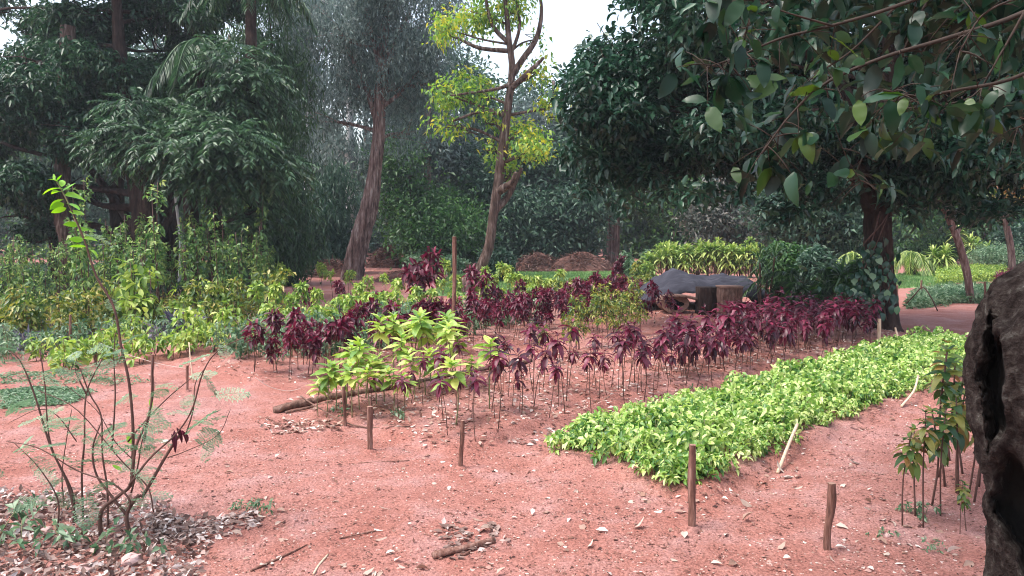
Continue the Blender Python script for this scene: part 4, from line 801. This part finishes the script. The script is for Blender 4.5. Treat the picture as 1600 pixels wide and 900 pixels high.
py_ = P(6, lambda k: proto_seedling('yellow_green_seedling', 'x', 'seedling', GY, yel, [.42, .5, .38, .55, .46, .6][k], [(4, .8, .6), (6, .4, .95), (7, .05, 1.1), (5, -.3, 1.05)], seed=40 + k, gap=.036, stemr=.006, stemmat='gstem'))
# yellow green group: hand placed from the photograph (foot px, foot py, scale)
YP = [(497, 640, .8), (510, 642, 1.0), (525, 640, 1.05), (550, 650, 1.0), (562, 640, 1.05), (588, 632, 1.1), (600, 628, .95), (615, 640, .9), (580, 655, .9), (632, 615, 1.15), (598, 605, 1.3), (615, 605, 1.25), (640, 600, 1.35), (655, 606, 1.3), (672, 600, 1.3),
      (690, 596, 1.35), (648, 625, 1.0), (665, 618, 1.05), (685, 614, 1.1), (705, 610, 1.1), (718, 604, 1.05), (632, 642, .85), (712, 665, 1.3), (697, 588, 1.35), (765, 640, 1.15), (735, 606, .8), (541, 632, 1.0), (571, 622, 1.2)]
lab = ['leftmost yellow green seedling, short, beside the end of the edging log', 'second yellow green seedling from the left edging log end', 'yellow green seedling left of the thin pale brown stake']
YP.sort()
for k, (px, py, s) in enumerate(YP):
    l = f'yellow green seedling in the cluster above the edging logs, {["front edge", "middle", "back"][0 if py > 632 else 1 if py > 608 else 2]} of the clump'
    if k < 3: l = lab[k]
    if px == 765: l = 'lone yellow green seedling standing apart to the right among maroon ones'
    if px == 712: l = 'tall yellow green seedling nearest the thin stake'
    py_.put(G(px, py), s * .9, l)
# maroon seedlings, sparse near end then thicker
used = []
def place_uv(u0, u1, v0, v1, n, dmin, fn, grow=0):
    c = 0; t = 0
    while c < n and t < n * 40:
        t += 1; u, v = random.uniform(u0, u1), random.uniform(v0, v1)
        if all((u - a) ** 2 + (v - b) ** 2 > dmin ** 2 for a, b in used): used.append((u, v)); fn(u, v); c += 1
def fm(u, v):
    x, y, z = UV(u, v); px, py = pix((x, y, z))
    if u < 4.9: l = 'maroon seedling on a bare stem at the sparse near end, ' + ('left part' if v < -5.4 else 'right part')
    elif u < 6.6: l = 'maroon seedling on the ' + ('outer' if v > -4.75 else 'inner' if v < -5.3 else 'centre') + (' near' if u < 5.7 else ' far') + ' side of the thinly planted stretch'
    else: l = 'maroon seedling ' + ('on the green bed side' if v > -4.4 else 'on the log section side' if v < -4.7 else 'amid the row') + (' at the start' if u < 7.4 else ' halfway along' if u < 8.2 else ' at the far part') + ' of the dense stretch'
    (pm if u < 6.8 or random.random() < .3 else pm2).put((x, y, z), random.uniform(.68, 1.16) * (1 if u > 4.6 else .92), l, .07)
place_uv(3.6, 4.4, -5.5, -4.15, 16, .17, fm)
place_uv(4.3, 5.6, -5.3, -4.12, 24, .16, fm)
place_uv(5.5, 7.0, -4.8, -4.1, 32, .14, fm)
place_uv(6.9, 9.0, -4.95, -4.12, 50, .14, fm)
def fm2(u, v):
    pm2.put(UV(u, v), random.uniform(.75, 1.12), 'full maroon plant at the dense far end of the middle bed, by the vine trunk' if u > 10.6 else 'full maroon plant in the far half of the middle bed, before the stump block', .09)
place_uv(8.7, 11.6, -5.15, -4.1, 74, .17, fm2)
# joined-foliage plants, leaves too small to pick apart
def proto_plant(name, catg, group, leaf, H, n, L, Wd, shape='column', stems=1, seed=0, stemmat='stem', per=5, w=.12, z0=.25, hi=False, stemr=.005):
    root = thing(name, 'x', catg, (0, 0, -50), group); tb = []; C = []
    for s in range(stems):
        b = np.array([rng.normal(0, w * .3), rng.normal(0, w * .3), -.03]) * (stems > 1) + np.array([0, 0, -.03]); t = np.array([rng.normal(0, w * .5), rng.normal(0, w * .5), H * rng.uniform(.75, 1)]); m = (b + t) / 2 + rng.normal(0, .02, 3)
        tb.append(tube([b, m, t], [stemr, stemr * .5], 5, 5)); q = smoothpath([b, m, t], 30); C.append(q[q[:, 2] > H * z0])
    C = np.vstack(C); c = C[rng.integers(0, len(C), n)]
    zf = (c[:, 2] - H * z0) / (H * (1 - z0) + 1e-6)
    if shape == 'column': rad = w * (.5 + .5 * rng.random(n))
    elif shape == 'top': c = C[np.minimum(len(C) - 1, (len(C) * rng.random(n) ** .35).astype(int))]; rad = w * rng.random(n) ** .5
    else: rad = w * np.sqrt(np.clip(1 - (zf * .9) ** 2, 0, 1)) * rng.random(n) ** .4
    a = rng.uniform(0, 6.28, n); O = np.stack([np.cos(a), np.sin(a), rng.uniform(.1, .8, n)], -1); Q = c + O * [1, 1, .2] * rad[:, None]
    add('stem', mk('stem', *cat(tb), M[stemmat], True), root)
    add('foliage', mk('foliage', *clustered(Q, nrm(O), per, L, Wd, L * .3, 'whorl', hi=hi), M[leaf]), root, kind='stuff')
    return root
# bright green bed
GB = 'bright green bedding plants in the right hand bed'
pb = P(10, lambda k: proto_plant('bedding_plant', 'bedding plant', GB, 'f_bed', .115 + .02 * (k % 5), 42, .053, .027, 'dome', 4, k, 'gstem', 5, .12, .15, hi=True, stemr=.004))
rows = np.arange(3.98, 11.4, .165)
for a_, u in enumerate(rows):
    for b_, v in enumerate(np.arange(-3.55, -2.5, .148)):
        if random.random() < (.16 if b_ in (0, 7) or a_ == 0 else .03): continue
        uu, vv = u + random.gauss(0, .03), v + random.gauss(0, .03); e = b_ == 0 or b_ >= 7
        where = 'at the near end' if u < 4.5 else 'by the tall stake' if u < 5.2 else 'in the near half' if u < 6.8 else 'in the middle' if u < 8.2 else 'in the far half' if u < 10 else 'at the far end'
        side = ['left edge', 'second row from the left', 'third row from the left', 'fourth row from the left', 'third row from the right', 'second row from the right', 'right edge', 'right edge'][min(b_, 7)]
        pb.put(UV(uu, vv), random.uniform(.72, 1.2) * (.92 if e else 1), f'bright green bedding plant, {side}, {where} of its bed', .1)
# third bed: maroon, lime and blue green plants in a mix
G3 = 'maroon plants in the far left bed'
pf = P(7, lambda k: proto_plant('far_maroon_plant', 'seedling', G3, 'f_maroon2', [.5, .6, .7, .55, .65, .45, .75][k], 15 + k, .105, .04, 'top', 1 + k % 2, k, 'stem', 5, .07, .45, hi=True))  # maroon seedlings like those of the middle bed, leaves joined
pg = P(5, lambda k: proto_plant('yellow_green_plant', 'seedling', 'yellow green plants in the far left bed', 'f_yellow2', [.5, .6, .75, .55, .9][k], 15 + k * 3, .082, .036, 'top', 1 + k % 2, k, 'stem', 5, .07, .5, hi=True))
pt = P(5, lambda k: proto_plant('blue_green_plant', 'seedling', 'blue green plants in the far left bed', 'f_teal', [.35, .42, .3, .45, .38][k], 26, .065, .03, 'dome', 3, k, 'gstem', 5, .12, .1))
pc = P(6, lambda k: proto_plant('croton_bush', 'croton', 'variegated croton bushes behind the middle bed', 'f_croton', [.8, .9, .7, .95, .85, .75][k], 60, .065, .024, 'dome', 3, k, 'stem', 6, .13, .3))
used = []
place_uv(3.9, 6.6, -8.0, -7.3, 30, .17, lambda u, v: pf.put(UV(u, v), random.uniform(.75, 1), 'small maroon plant in the front row beside the path', .06))
place_uv(6.6, 11.3, -8.4, -7.35, 56, .2, lambda u, v: pf.put(UV(u, v), random.uniform(.65, 1.0), 'maroon plant along the inner path side of the far left bed', .07))
place_uv(8.6, 12.0, -9.7, -8.4, 26, .27, lambda u, v: pf.put(UV(u, v), random.uniform(.75, 1.05), 'maroon plant deep in the far left bed behind the tall dark pole', .07))
place_uv(4.2, 9.0, -9.3, -8.0, 64, .2, lambda u, v: pt.put(UV(u, v), random.uniform(.9, 1.25), 'low blue green plant between the maroon and yellow plants', .08))
place_uv(5.2, 11.5, -10.6, -8.3, 42, .3, lambda u, v: pg.put(UV(u, v), random.uniform(.85, 1.15), 'yellow green plant scattered through the far left bed', .07))
place_uv(9, 12, -12.5, -10.8, 9, .4, lambda u, v: pg.put(UV(u, v), random.uniform(1, 1.3), 'yellow green plant at the back of the far left bed before the lawn', .07))
for px, py, s, l in ((903, 548, 1.0, 'leftmost croton bush, growing over the inner path'), (945, 545, 1.05, 'tallest croton bush above the maroon seedlings'), (968, 538, .95, 'croton bush with a flat yellow top'), (985, 535, .9, 'croton bush right of the flat topped one'), (1000, 525, .85, 'rightmost croton bush toward the log section'), (895, 555, .75, 'short croton in front of the leftmost croton bush'), (935, 528, .95, 'croton bush half hidden behind the tallest one'), (850, 560, .5, 'tiny yellow croton sprig by the inner path'), (960, 520, .95, 'croton bush at the back of the croton group')):
    pc.put(G(px, py), s, l, .03)
# big maroon bush behind the pole
mb = [(658, 500, 1.9), (640, 502, 1.7), (672, 498, 1.7), (762, 505, 1.4), (745, 500, 1.3), (480, 495, 1.1), (535, 490, 1.0), (600, 500, 1.1)]
for px, py, s in mb: pf.put(G(px, py), s, 'tall maroon bush left of the dark pole' if 630 < px < 680 else 'taller red maroon plant sticking out of the far left bed', .04)
# croton edge on the left, low yellow green
GC = 'yellow green crotons in the left bed'
pl_ = P(6, lambda k: proto_plant('croton_plant', 'croton', GC, 'f_yellow2', [.28, .36, .46, .32, .55, .26][k], 13 + 2 * k, .1, .045, 'dome', 3, k, 'stem', 5, .12, .2, hi=True))
used = []
place_uv(2.6, 8.2, -11.0, -9.6, 66, .26, lambda u, v: 238 < pix(UV(u, v))[0] < 300 and v < -10.1 or pl_.put(UV(u, v), random.uniform(.8, 1.2), 'yellow green croton at the near edge of the left bed' if v > -10.3 else 'yellow green croton inside the left bed', .08))
place_uv(1.6, 4.5, -12.0, -10.8, 18, .3, lambda u, v: pt.put(UV(u, v), random.uniform(.9, 1.2), 'grey green low plant at the far left of the path', .08))
for px, py, s in ((210, 520, 1.9), (225, 515, 2.1), (200, 512, 1.7), (285, 500, 1.6), (270, 505, 1.7), (345, 500, 1.7), (360, 498, 1.6), (190, 505, 1.4)): pl_.put(G(px, py), s, 'tall lime yellow croton rising above the left bed, ' + ('left of the violet tuft' if px < 240 else 'right of the violet tuft'), .04)
# violet tufts
pv = P(3, lambda k: proto_plant('violet_tuft', 'tuft', 'violet grey strap leaved tufts', 'f_violet', .16, 16, .24, .028, 'dome', 1, k, 'stem', 8, .12, .1))
for px, py, s, l in ((10, 545, 1.1, 'violet grey tuft at the left picture edge'), (32, 548, 1, 'violet grey tuft beside the left edge one'), (85, 535, 1, 'violet grey tuft left of the croton bed stake'), (70, 530, .9, 'violet grey tuft behind the other left ones'), (135, 528, 1, 'violet grey tuft behind the low crotons'), (262, 532, 1.7, 'largest violet tuft, behind the bright crotons'), (290, 524, 1.3, 'violet tuft right of the largest one'), (520, 492, 1, 'violet tuft on the bare earth in the middle distance')):
    pv.put(G(px, py), s, l, .03)
# tall saplings on the left
GS = 'tall leafy saplings in rows on the left'
ps = P(9, lambda k: proto_plant('tall_sapling', 'sapling', GS, 'f_sapling', [1.5, 1.7, 1.35, 1.9, 1.6, 1.2, 1.75, 1.45, 2.0][k], 40 + 3 * k, .085, .042, 'column', 2, k, 'stem', 4, .085, .3, stemr=.009))
used = []
def fs(u, v):
    p = UV(u, v); px, py = pix(p)
    if px > 425 or px < -150: return
    ps.put(p, random.uniform(.75, 1.15) * (1.1 if 110 < px < 420 else .92), 'tall thin sapling with small leaves, ' + ('left block at the picture edge' if px < 110 else 'middle block before the dark trunks' if px < 290 else 'right block near the bare earth'), .04)
place_uv(1, 9, -17.5, -12.9, 100, .36, fs)
po = P(4, lambda k: proto_plant('croton_shrub', 'croton', 'bronze tinged crotons among the saplings', 'f_croton', [.7, .85, .6, .95][k], 60, .12, .05, 'dome', 3, k, 'stem', 5, .22, .15))
used = []
def fo(u, v):
    p = UV(u, v); px, py = pix(p)
    if px > 440 or px < -120 or 130 < px < 300 and random.random() < .4: return
    po.put(p, random.uniform(.8, 1.1), 'bronze green croton in front of the tall saplings', .05)
place_uv(.5, 7, -13.4, -12.2, 24, .5, fo)
for px, py, s in ((425, 470, 1.1), (440, 480, .9), (440, 468, 1.2), (505, 468, .9), (520, 465, 1.1), (545, 470, 1), (600, 476, .8), (575, 478, .9)): pg.put(G(px, py), s * 1.2, 'yellow topped plant beside the bare earth at the end of the sapling rows', .04)

# saplings right foreground
po2 = P(5, lambda k: proto_seedling('red_stemmed_sapling', 'x', 'sapling', 'red stemmed saplings beside the hollow tree', oli, [.62, .55, .7, .5, .66][k], [(4, .8, .6), (5, .35, .95), (6, .05, 1.15), (5, -.25, 1.2), (4 if k % 2 else 2, -.5, 1.1)], seed=60 + k, gap=.05, stemr=.006))
for px, py, s, l in ((1411, 822, .95, 'leftmost red stemmed sapling with a single drooping head'), (1430, 808, 1.0, 'straight sapling second from the left of the red stemmed group'), (1443, 824, .98, 'sapling with crossing stem in the red stemmed group'), (1455, 790, 1.25, 'taller sapling behind the crossing stem one'), (1470, 806, 1.05, 'sapling in the middle of the red stemmed group'), (1498, 790, 1.15, 'leaning sapling left of the hollow trunk'),
                     (1522, 785, 1.3, 'sapling touching the edge of the hollow trunk'), (1513, 776, 1.2, 'sapling just behind the one touching the hollow trunk'), (1495, 770, 1.35, 'tall sapling at the back of the red stemmed group'), (1478, 760, 1.4, 'tallest red stemmed sapling with dark leaves'), (1465, 745, 1.3, 'sapling at the back left of the red stemmed group'), (1510, 830, .5, 'tiny red stemmed sapling at the foot of the hollow trunk'), (1500, 835, .45, 'tiny red stemmed sapling left of the other tiny one'), (1505, 740, 1.45, 'dark leaved sapling behind the rest, overlapping the green bed'), (1530, 760, 1.3, 'sapling half hidden by the hollow trunk'), (1485, 720, 1.4, 'farthest red stemmed sapling, next to the green bed')):
    po2.put(G(px, py), s * .88, l, .05)
wd = P(3, lambda k: proto_plant('weed', 'weed', 'little weeds on the gravel', 'f_teal', .05, 12, .024, .011, 'dome', 2, k, 'gstem', 4, .05, .0, stemr=.0015))
for px, py, s, l in ((1385, 838, 1, 'little weed beside the tiny dark clod'), (1458, 862, 1, 'little weed at the lower right of the gravel'), (1415, 800, 1.2, 'pale weed behind the leftmost red stemmed sapling'), (625, 652, 1.6, 'weed growing in front of the edging log'), (535, 645, 1.5, 'weed by the thin pale brown stake'), (1445, 810, 1.5, 'weed among the red stemmed saplings'), (50, 800, 2, 'weed at the left among dry leaves'), (10, 850, 3, 'clump of weed at the left picture edge'), (100, 850, 2.5, 'weed between the stones and the shrub stems'), (190, 865, 2.4, 'weed at the foot of the crooked shrub stem'), (410, 800, 1.5, 'weed at the right tip of the pale leaf heap'), (372, 798, 1.3, 'weed on the pale leaf heap'), (1085, 610, 1.4, 'weed on the path between the two beds'), (1260, 500, 1.2, 'weed before the fern-like shrub'), (1200, 620, 1.2, 'weed at the left edge of the green bed')):
    wd.put(G(px, py), s, l, .1)

# ------------------------------------------------------------------ feathery shrub in the left foreground
def px3(p, base, Y): return at(p[0], p[1], Y) - base
FB = G(205, 868)
sh = thing('feathery_shrub', 'thin many stemmed shrub with feathery leaves in the left foreground', 'shrub', FB)
stems = [  # (Y, [(px,py)...], r0, r1)
 (3.95, [(212, 868), (205, 840), (198, 805), (215, 775), (225, 772), (258, 715), (280, 680)], .013, .006), (3.95, [(198, 805), (172, 772), (150, 740), (145, 700), (158, 660)], .008, .003),
 (3.9, [(200, 800), (202, 780), (175, 755), (120, 735), (60, 700), (10, 690)], .006, .002), (3.95, [(158, 850), (158, 800), (185, 775), (205, 755), (212, 700), (235, 640), (238, 560)], .012, .004),
 (4.1, [(205, 760), (208, 680), (202, 600), (190, 545), (178, 480), (150, 430), (130, 370), (108, 320)], .009, .004), (3.9, [(202, 758), (235, 715), (275, 678), (300, 640), (318, 580), (345, 545), (400, 520)], .006, .002),
 (4.1, [(115, 820), (113, 770), (80, 700), (55, 620), (32, 565), (10, 545)], .007, .003), (4.0, [(120, 815), (105, 755), (78, 690), (70, 600), (62, 545)], .006, .003), (4.0, [(90, 830), (90, 780), (60, 730), (20, 690)], .005, .002),
 (4.1, [(168, 855), (168, 770), (160, 710), (158, 650), (140, 615), (125, 575)], .006, .003), (4.1, [(130, 810), (128, 740), (132, 690), (135, 615), (160, 560)], .006, .003), (4.1, [(135, 616), (118, 580), (120, 560)], .004, .002),
 (4.05, [(200, 690), (225, 660), (262, 622), (300, 590)], .005, .002), (4.05, [(225, 690), (233, 650), (240, 610), (238, 575)], .005, .003), (4.2, [(175, 700), (180, 620), (178, 560), (180, 520)], .005, .002),
 (3.9, [(240, 800), (230, 760), (190, 720), (120, 640), (60, 610)], .004, .002), (4.1, [(290, 680), (302, 640), (305, 600), (320, 575)], .004, .002), (4.1, [(262, 715), (290, 705), (340, 680), (360, 640)], .003, .0015), (4.2, [(100, 790), (97, 740), (105, 680), (112, 640)], .004, .002), (4.0, [(205, 770), (215, 730), (222, 690), (232, 660)], .005, .003),
 (4.1, [(120, 690), (90, 650), (60, 640), (15, 660)], .003, .0015), (4.0, [(210, 720), (180, 690), (150, 640), (100, 600)], .003, .0015)]
feather = []
for k in range(3):        # a bipinnate leaf: many tiny leaflets on side ribs
    pts, dr = [], []
    L_ = .16
    for s in np.linspace(.15, 1, 7):
        c = np.array([L_ * s, 0, -.05 * s * s]); pl2 = .055 * math.sin(math.pi * (s * .8 + .1)); 
        for sg in (1, -1):
            for t in np.linspace(.15, 1, 8):
                p = c + np.array([.35 * pl2 * t, sg * pl2 * t, -.01 * t + .006 * math.sin(k * 3 + s * 9)])
                pts.append(p); dr.append((.9, -.3 * sg, .1 * k)); pts.append(p); dr.append((-.5, sg * .9, 0))
    V, F = leaves(np.array(pts), np.array(dr, float) + rng.normal(0, .15, (len(pts), 3)), .0135, .0052, jit=.25); V2, F2 = tube([(0, 0, 0), (L_ * .5, 0, -.012), (L_, 0, -.05)], [.0016, .0008], 4, 5)
    feather.append(mk('feather_leaf', *cat([(V, F), (V2, F2)]), M['f_feather']))
nl = 0
for Ys, pts, r0, r1 in stems:
    P_ = [px3(p, FB, Ys) for p in pts]; C = smoothpath(P_, 24)
    add('stem', mk('stem', *tube(P_, [r0, (r0 + r1) / 2, r1], 7, len(P_) * 4, .08, int(pts[0][0])), M['stem'], True), sh)
    for q in range(2 + int(len(pts) > 4) * 2):
        c = C[random.randint(9, 23)]
        add('leaf', feather[nl % 3], sh, loc=c, rot=(random.gauss(0, .4), random.gauss(-.1, .4), random.uniform(0, 6.28)), sc=random.uniform(.55, .95)); nl += 1
for px, py in ((140, 720), (120, 650), (50, 735), (60, 655), (30, 700), (170, 680), (220, 690), (310, 700), (330, 620), (345, 640), (100, 745), (180, 755), (205, 740), (70, 780), (135, 770), (245, 700), (255, 735), (40, 640), (10, 745), (215, 620), (270, 660), (300, 660)):
    add('leaf', feather[nl % 3], sh, loc=px3((px, py), FB, random.uniform(3.85, 4.3)), rot=(random.gauss(0, .4), random.gauss(0, .4), random.uniform(0, 6.28)), sc=random.uniform(.7, 1.2)); nl += 1
# bright top leaves of the tallest stem, a few bigger leaves, dark withered leaves
br = [leafmesh('bright_leaf', M['f_bright'], .105, .05, d, .25, 5) for d in (.25, -.1, .45)]
for px, py, az, el, s in ((100, 312, 3.0, -.1, 1.1), (98, 295, 3.2, .15, 1.25), (95, 300, .4, .5, 1.0), (100, 305, .5, .1, 1.2), (104, 318, -.3, -.15, 1.1), (100, 318, 2.9, -.2, 1.0), (104, 325, 3.6, -.4, .9), (96, 292, 1.8, 1.0, .8), (92, 285, 3.4, .7, .6), (108, 330, .2, -.3, .9), (95, 300, 2.6, .3, .9), (122, 352, 3.0, .2, .8), (128, 372, .2, 0, .9), (130, 375, 3.3, .1, .8), (120, 360, .3, .3, .7), (135, 385, 3.3, -.1, 1.0), (140, 390, -.2, -.3, .7), (210, 690, 2.8, .2, .9), (238, 620, 4.4, -1.2, .8), (190, 735, 3, .4, .7), (86, 282, 2.2, .9, .5), (88, 283, .6, .8, .5)):
    add('bright_leaf', random.choice(br), sh, loc=px3((px, py), FB, 4.1), rot=(random.gauss(0, .7), -el, az), sc=s * .8, label=None)
add('stem', mk('stem', *tube([px3(p, FB, 4.1) for p in ((130, 372), (110, 325), (98, 300), (86, 280))], [.0045, .003], 6, 10), M['gstem'], True), sh)
dk = leafmesh('withered_leaf', M['f_maroon'], .1, .022, .5, .8, 4)
for k, (px, py) in enumerate(((272, 672), (268, 678), (276, 668), (284, 672), (288, 676), (280, 670))):
    add('withered_leaf', dk, sh, loc=px3((px, py), FB, 3.95), rot=(.4 * k, 1.1, -1 + k * .5), sc=random.uniform(.8, 1.15), label='dark withered leaf hanging from the right stem' if k == 0 else None)

# ------------------------------------------------------------------ hollow foreground tree with the overhanging branches
YH = 2.35
ax = [(1.80, -.2, .28), (1.775, .15, .265), (1.76, .5, .255), (1.72, .85, .25), (1.675, 1.12, .262), (1.72, 1.29, .262), (1.96, 1.43, .23), (2.22, 1.58, .19), (2.4, 2.0, .16), (2.4, 2.6, .13), (2.15, 3.3, .10)]
HB = np.array([1.78, YH, float(gh(1.78, YH))])
C = smoothpath([(a, YH, z) for a, z, r in ax], 250); rr = np.interp(np.linspace(0, 1, 250), np.linspace(0, 1, len(ax)), [a[2] for a in ax])
T = nrm(np.gradient(C, axis=0)); fr = nrm(np.array([-.56, -.82, 0])); A = nrm(fr - T * (T @ fr)[:, None]); Bv = np.cross(T, A)   # A faces the camera
K = 230; th = np.linspace(-np.pi, np.pi, K, endpoint=False); rad = np.ones((250, K)); lr = np.random.default_rng(4)
zc = C[:, 2][:, None] + 0 * th[None]
for q in range(26):
    m = lr.integers(1, 9); fz = lr.uniform(1, 16); rad += (.05 / (1 + .35 * q)) * np.sin(m * th[None] + fz * zc + lr.uniform(0, 6.28))
rad += .010 * np.sin(23 * th[None] + 5 * zc) + .008 * np.sin(31 * th[None] - 9 * zc + 2) + lr.normal(0, .007, rad.shape)
Vp = C[:, None, :] + (rr[:, None] * rad)[..., None] * (np.cos(th)[None, :, None] * A[:, None, :] + np.sin(th)[None, :, None] * Bv[:, None, :])
PX, PY = pix(np.moveaxis(Vp, -1, 0)); facing = (np.abs(th) < 1.5)[None] & (zc < 1.6)
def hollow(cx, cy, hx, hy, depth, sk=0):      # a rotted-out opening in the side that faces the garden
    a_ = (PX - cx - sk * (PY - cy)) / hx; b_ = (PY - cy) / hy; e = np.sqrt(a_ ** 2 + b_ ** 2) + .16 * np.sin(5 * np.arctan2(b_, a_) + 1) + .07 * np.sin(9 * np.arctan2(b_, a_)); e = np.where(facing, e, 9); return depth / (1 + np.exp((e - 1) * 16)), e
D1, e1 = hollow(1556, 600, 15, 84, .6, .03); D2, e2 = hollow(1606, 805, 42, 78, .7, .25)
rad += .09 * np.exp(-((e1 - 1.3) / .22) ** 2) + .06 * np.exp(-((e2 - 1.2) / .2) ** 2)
V = C[:, None, :] + (rr[:, None] * rad)[..., None] * (np.cos(th)[None, :, None] * A[:, None, :] + np.sin(th)[None, :, None] * Bv[:, None, :]) - HB
from mathutils import noise as mno
Nz = np.array([mno.fractal(Vector(p_) * 9, .8, 2.1, 5) * .012 + mno.ridged_multi_fractal(Vector((p_[0], p_[1], p_[2] * .45)) * 16, .9, 2.0, 4, 1.0, 2.0) * -.0075 for p_ in V.reshape(-1, 3)]).reshape(V.shape[:2])
V = V + (np.cos(th)[None, :, None] * A[:, None, :] + np.sin(th)[None, :, None] * Bv[:, None, :]) * Nz[..., None]
vd = nrm(Vp - np.array([0, 0, CAMH])); V = V + vd * (D1 * .34 + D2 * .34)[..., None]
i, j = np.meshgrid(np.arange(249), np.arange(K), indexing='ij'); j2 = (j + 1) % K; F = np.stack([i * K + j, i * K + j2, (i + 1) * K + j2, (i + 1) * K + j], -1).reshape(-1, 4)
ht = thing('hollow_tree', 'old hollow lichen spotted tree at the right edge with big leaves hanging over the garden', 'tree', HB)
inner = ((D1 + D2) > .34)[:-1].reshape(-1)  # faces inside the hollows, coloured near black to stand for their shade
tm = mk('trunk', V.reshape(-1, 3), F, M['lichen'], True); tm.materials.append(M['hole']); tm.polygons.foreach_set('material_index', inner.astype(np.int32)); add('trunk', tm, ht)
fgl = [leafmesh('big_leaf', M['f_fg'], .10, .05, d, f, 5, w_) for d, f, w_ in ((.25, .2, .02), (.5, .35, .03), (.1, .1, .04), (.35, -.12, .03))]
brs = [  # (Y, pixels, r0, r1, leaves)
 (2.9, [(1900, -150), (1750, -60), (1600, 20), (1480, 60), (1380, 90), (1290, 130), (1235, 180), (1190, 240)], .022, .003, 34),
 (3.1, [(1700, -160), (1520, -40), (1400, 10), (1300, 40), (1220, 60), (1150, 90), (1105, 105)], .018, .003, 30),
 (2.7, [(1850, -20), (1700, 60), (1590, 120), (1500, 140), (1430, 150), (1380, 140)], .018, .003, 26),
 (3.2, [(1400, 10), (1330, 80), (1260, 130), (1225, 200), (1205, 260)], .008, .003, 20), (3.0, [(1300, 40), (1230, 20), (1170, 0), (1110, 10)], .007, .003, 14),
 (2.8, [(1600, 20), (1560, 90), (1520, 150), (1440, 170)], .008, .003, 16), (3.3, [(1480, -60), (1420, 60), (1400, 120), (1380, 170), (1350, 240), (1330, 290)], .009, .003, 20), (3.0, [(1760, 50), (1690, 120), (1640, 170), (1590, 200)], .009, .003, 14),
 (2.6, [(1900, -60), (1740, -30), (1620, -10), (1540, 20), (1500, 80)], .012, .003, 20), (3.4, [(1520, -60), (1340, -30), (1240, -20), (1180, 20), (1160, 70)], .01, .003, 20), (3.3, [(1560, -40), (1480, 30), (1440, 90), (1450, 140)], .008, .003, 18), (3.2, [(1290, 130), (1300, 180), (1320, 240), (1345, 285)], .005, .002, 9)]
cnt = 0
for Yb, pts, r0, r1, n in brs:
    P_ = [at(a, b, Yb) - HB for a, b in pts]; 
    if pts[0][0] > 1650 and r0 > .011: P_ = [C[218] - HB] + P_
    Cb = smoothpath(P_, 40); add('branch', mk('branch', *tube(P_, [r0 * .7, r0 * .36, r1], 7, len(P_) * 4, .05, pts[0][0] % 50), M['twig'], True), ht)
    tg = []
    for q in range(n):
        k = random.randint(10, 39) if q > 4 else 39 - q; c = Cb[k]; off = np.array([random.gauss(0, .07), random.gauss(0, .08), random.gauss(-.05, .06)]); e = c + off
        tg.append(tube([c, c + off * .5 + [0, 0, .01], e], [.0025, .0015], 4, 4))
        for w_ in range(2):
            if cnt < 300:
                add('leaf', random.choice(fgl), ht, loc=e + rng.normal(0, .012, 3), rot=(random.gauss(0, .6), random.uniform(-.2, 1.3), random.uniform(0, 6.28)), sc=random.uniform(.6, 1.3)); cnt += 1
    add('twig', mk('twig', *cat(tg), M['twig'], True), ht, kind='stuff')
# the rest of the overhanging leaves, higher and further right, joined
nq = 520; Q = np.array([at(random.uniform(1150, 1750), random.uniform(-160, 230) if q % 2 else random.uniform(-160, 60), random.uniform(3.2, 4.8)) for q in range(nq)]) - HB
Q = Q[[not (px_ < 1330 and py_ > 120) for px_, py_ in [pix(q + HB) for q in Q]]]
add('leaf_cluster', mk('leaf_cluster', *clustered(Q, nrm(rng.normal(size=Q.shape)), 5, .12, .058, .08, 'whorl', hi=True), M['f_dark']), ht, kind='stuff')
nq = 520; Q = np.column_stack([rng.uniform(-.6, 4.5, nq), rng.uniform(-3.5, 2.2, nq), rng.uniform(3.1, 4.6, nq)]) - HB  # unseen crown over and behind the camera, added to shade the near leaves
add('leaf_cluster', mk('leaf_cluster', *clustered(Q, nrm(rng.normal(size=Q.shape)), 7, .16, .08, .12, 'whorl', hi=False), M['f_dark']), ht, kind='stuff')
# thin damp air
Hz = np.array([(x, y, z) for z in (-1.6, 24) for y in (-60, 140) for x in (-135, 135)], float)
me = mk('haze', Hz, [(0, 2, 3, 1), (4, 5, 7, 6), (0, 1, 5, 4), (2, 6, 7, 3), (0, 4, 6, 2), (1, 3, 7, 5)])
m, n, out = newmat('haze'); pv_ = n.nodes.new('ShaderNodeVolumePrincipled'); pv_.inputs['Color'].default_value = (.80, .90, 1, 1); pv_.inputs['Density'].default_value = .001; pv_.inputs['Anisotropy'].default_value = .2
n.links.new(pv_.outputs[0], out.inputs['Volume']); me.materials.append(m); add('haze', me, kind='stuff')
print('objects', len(bpy.data.objects), 'tris', sum(len(m.loop_triangles) or sum(1 for _ in m.polygons) for m in bpy.data.meshes if m.users))
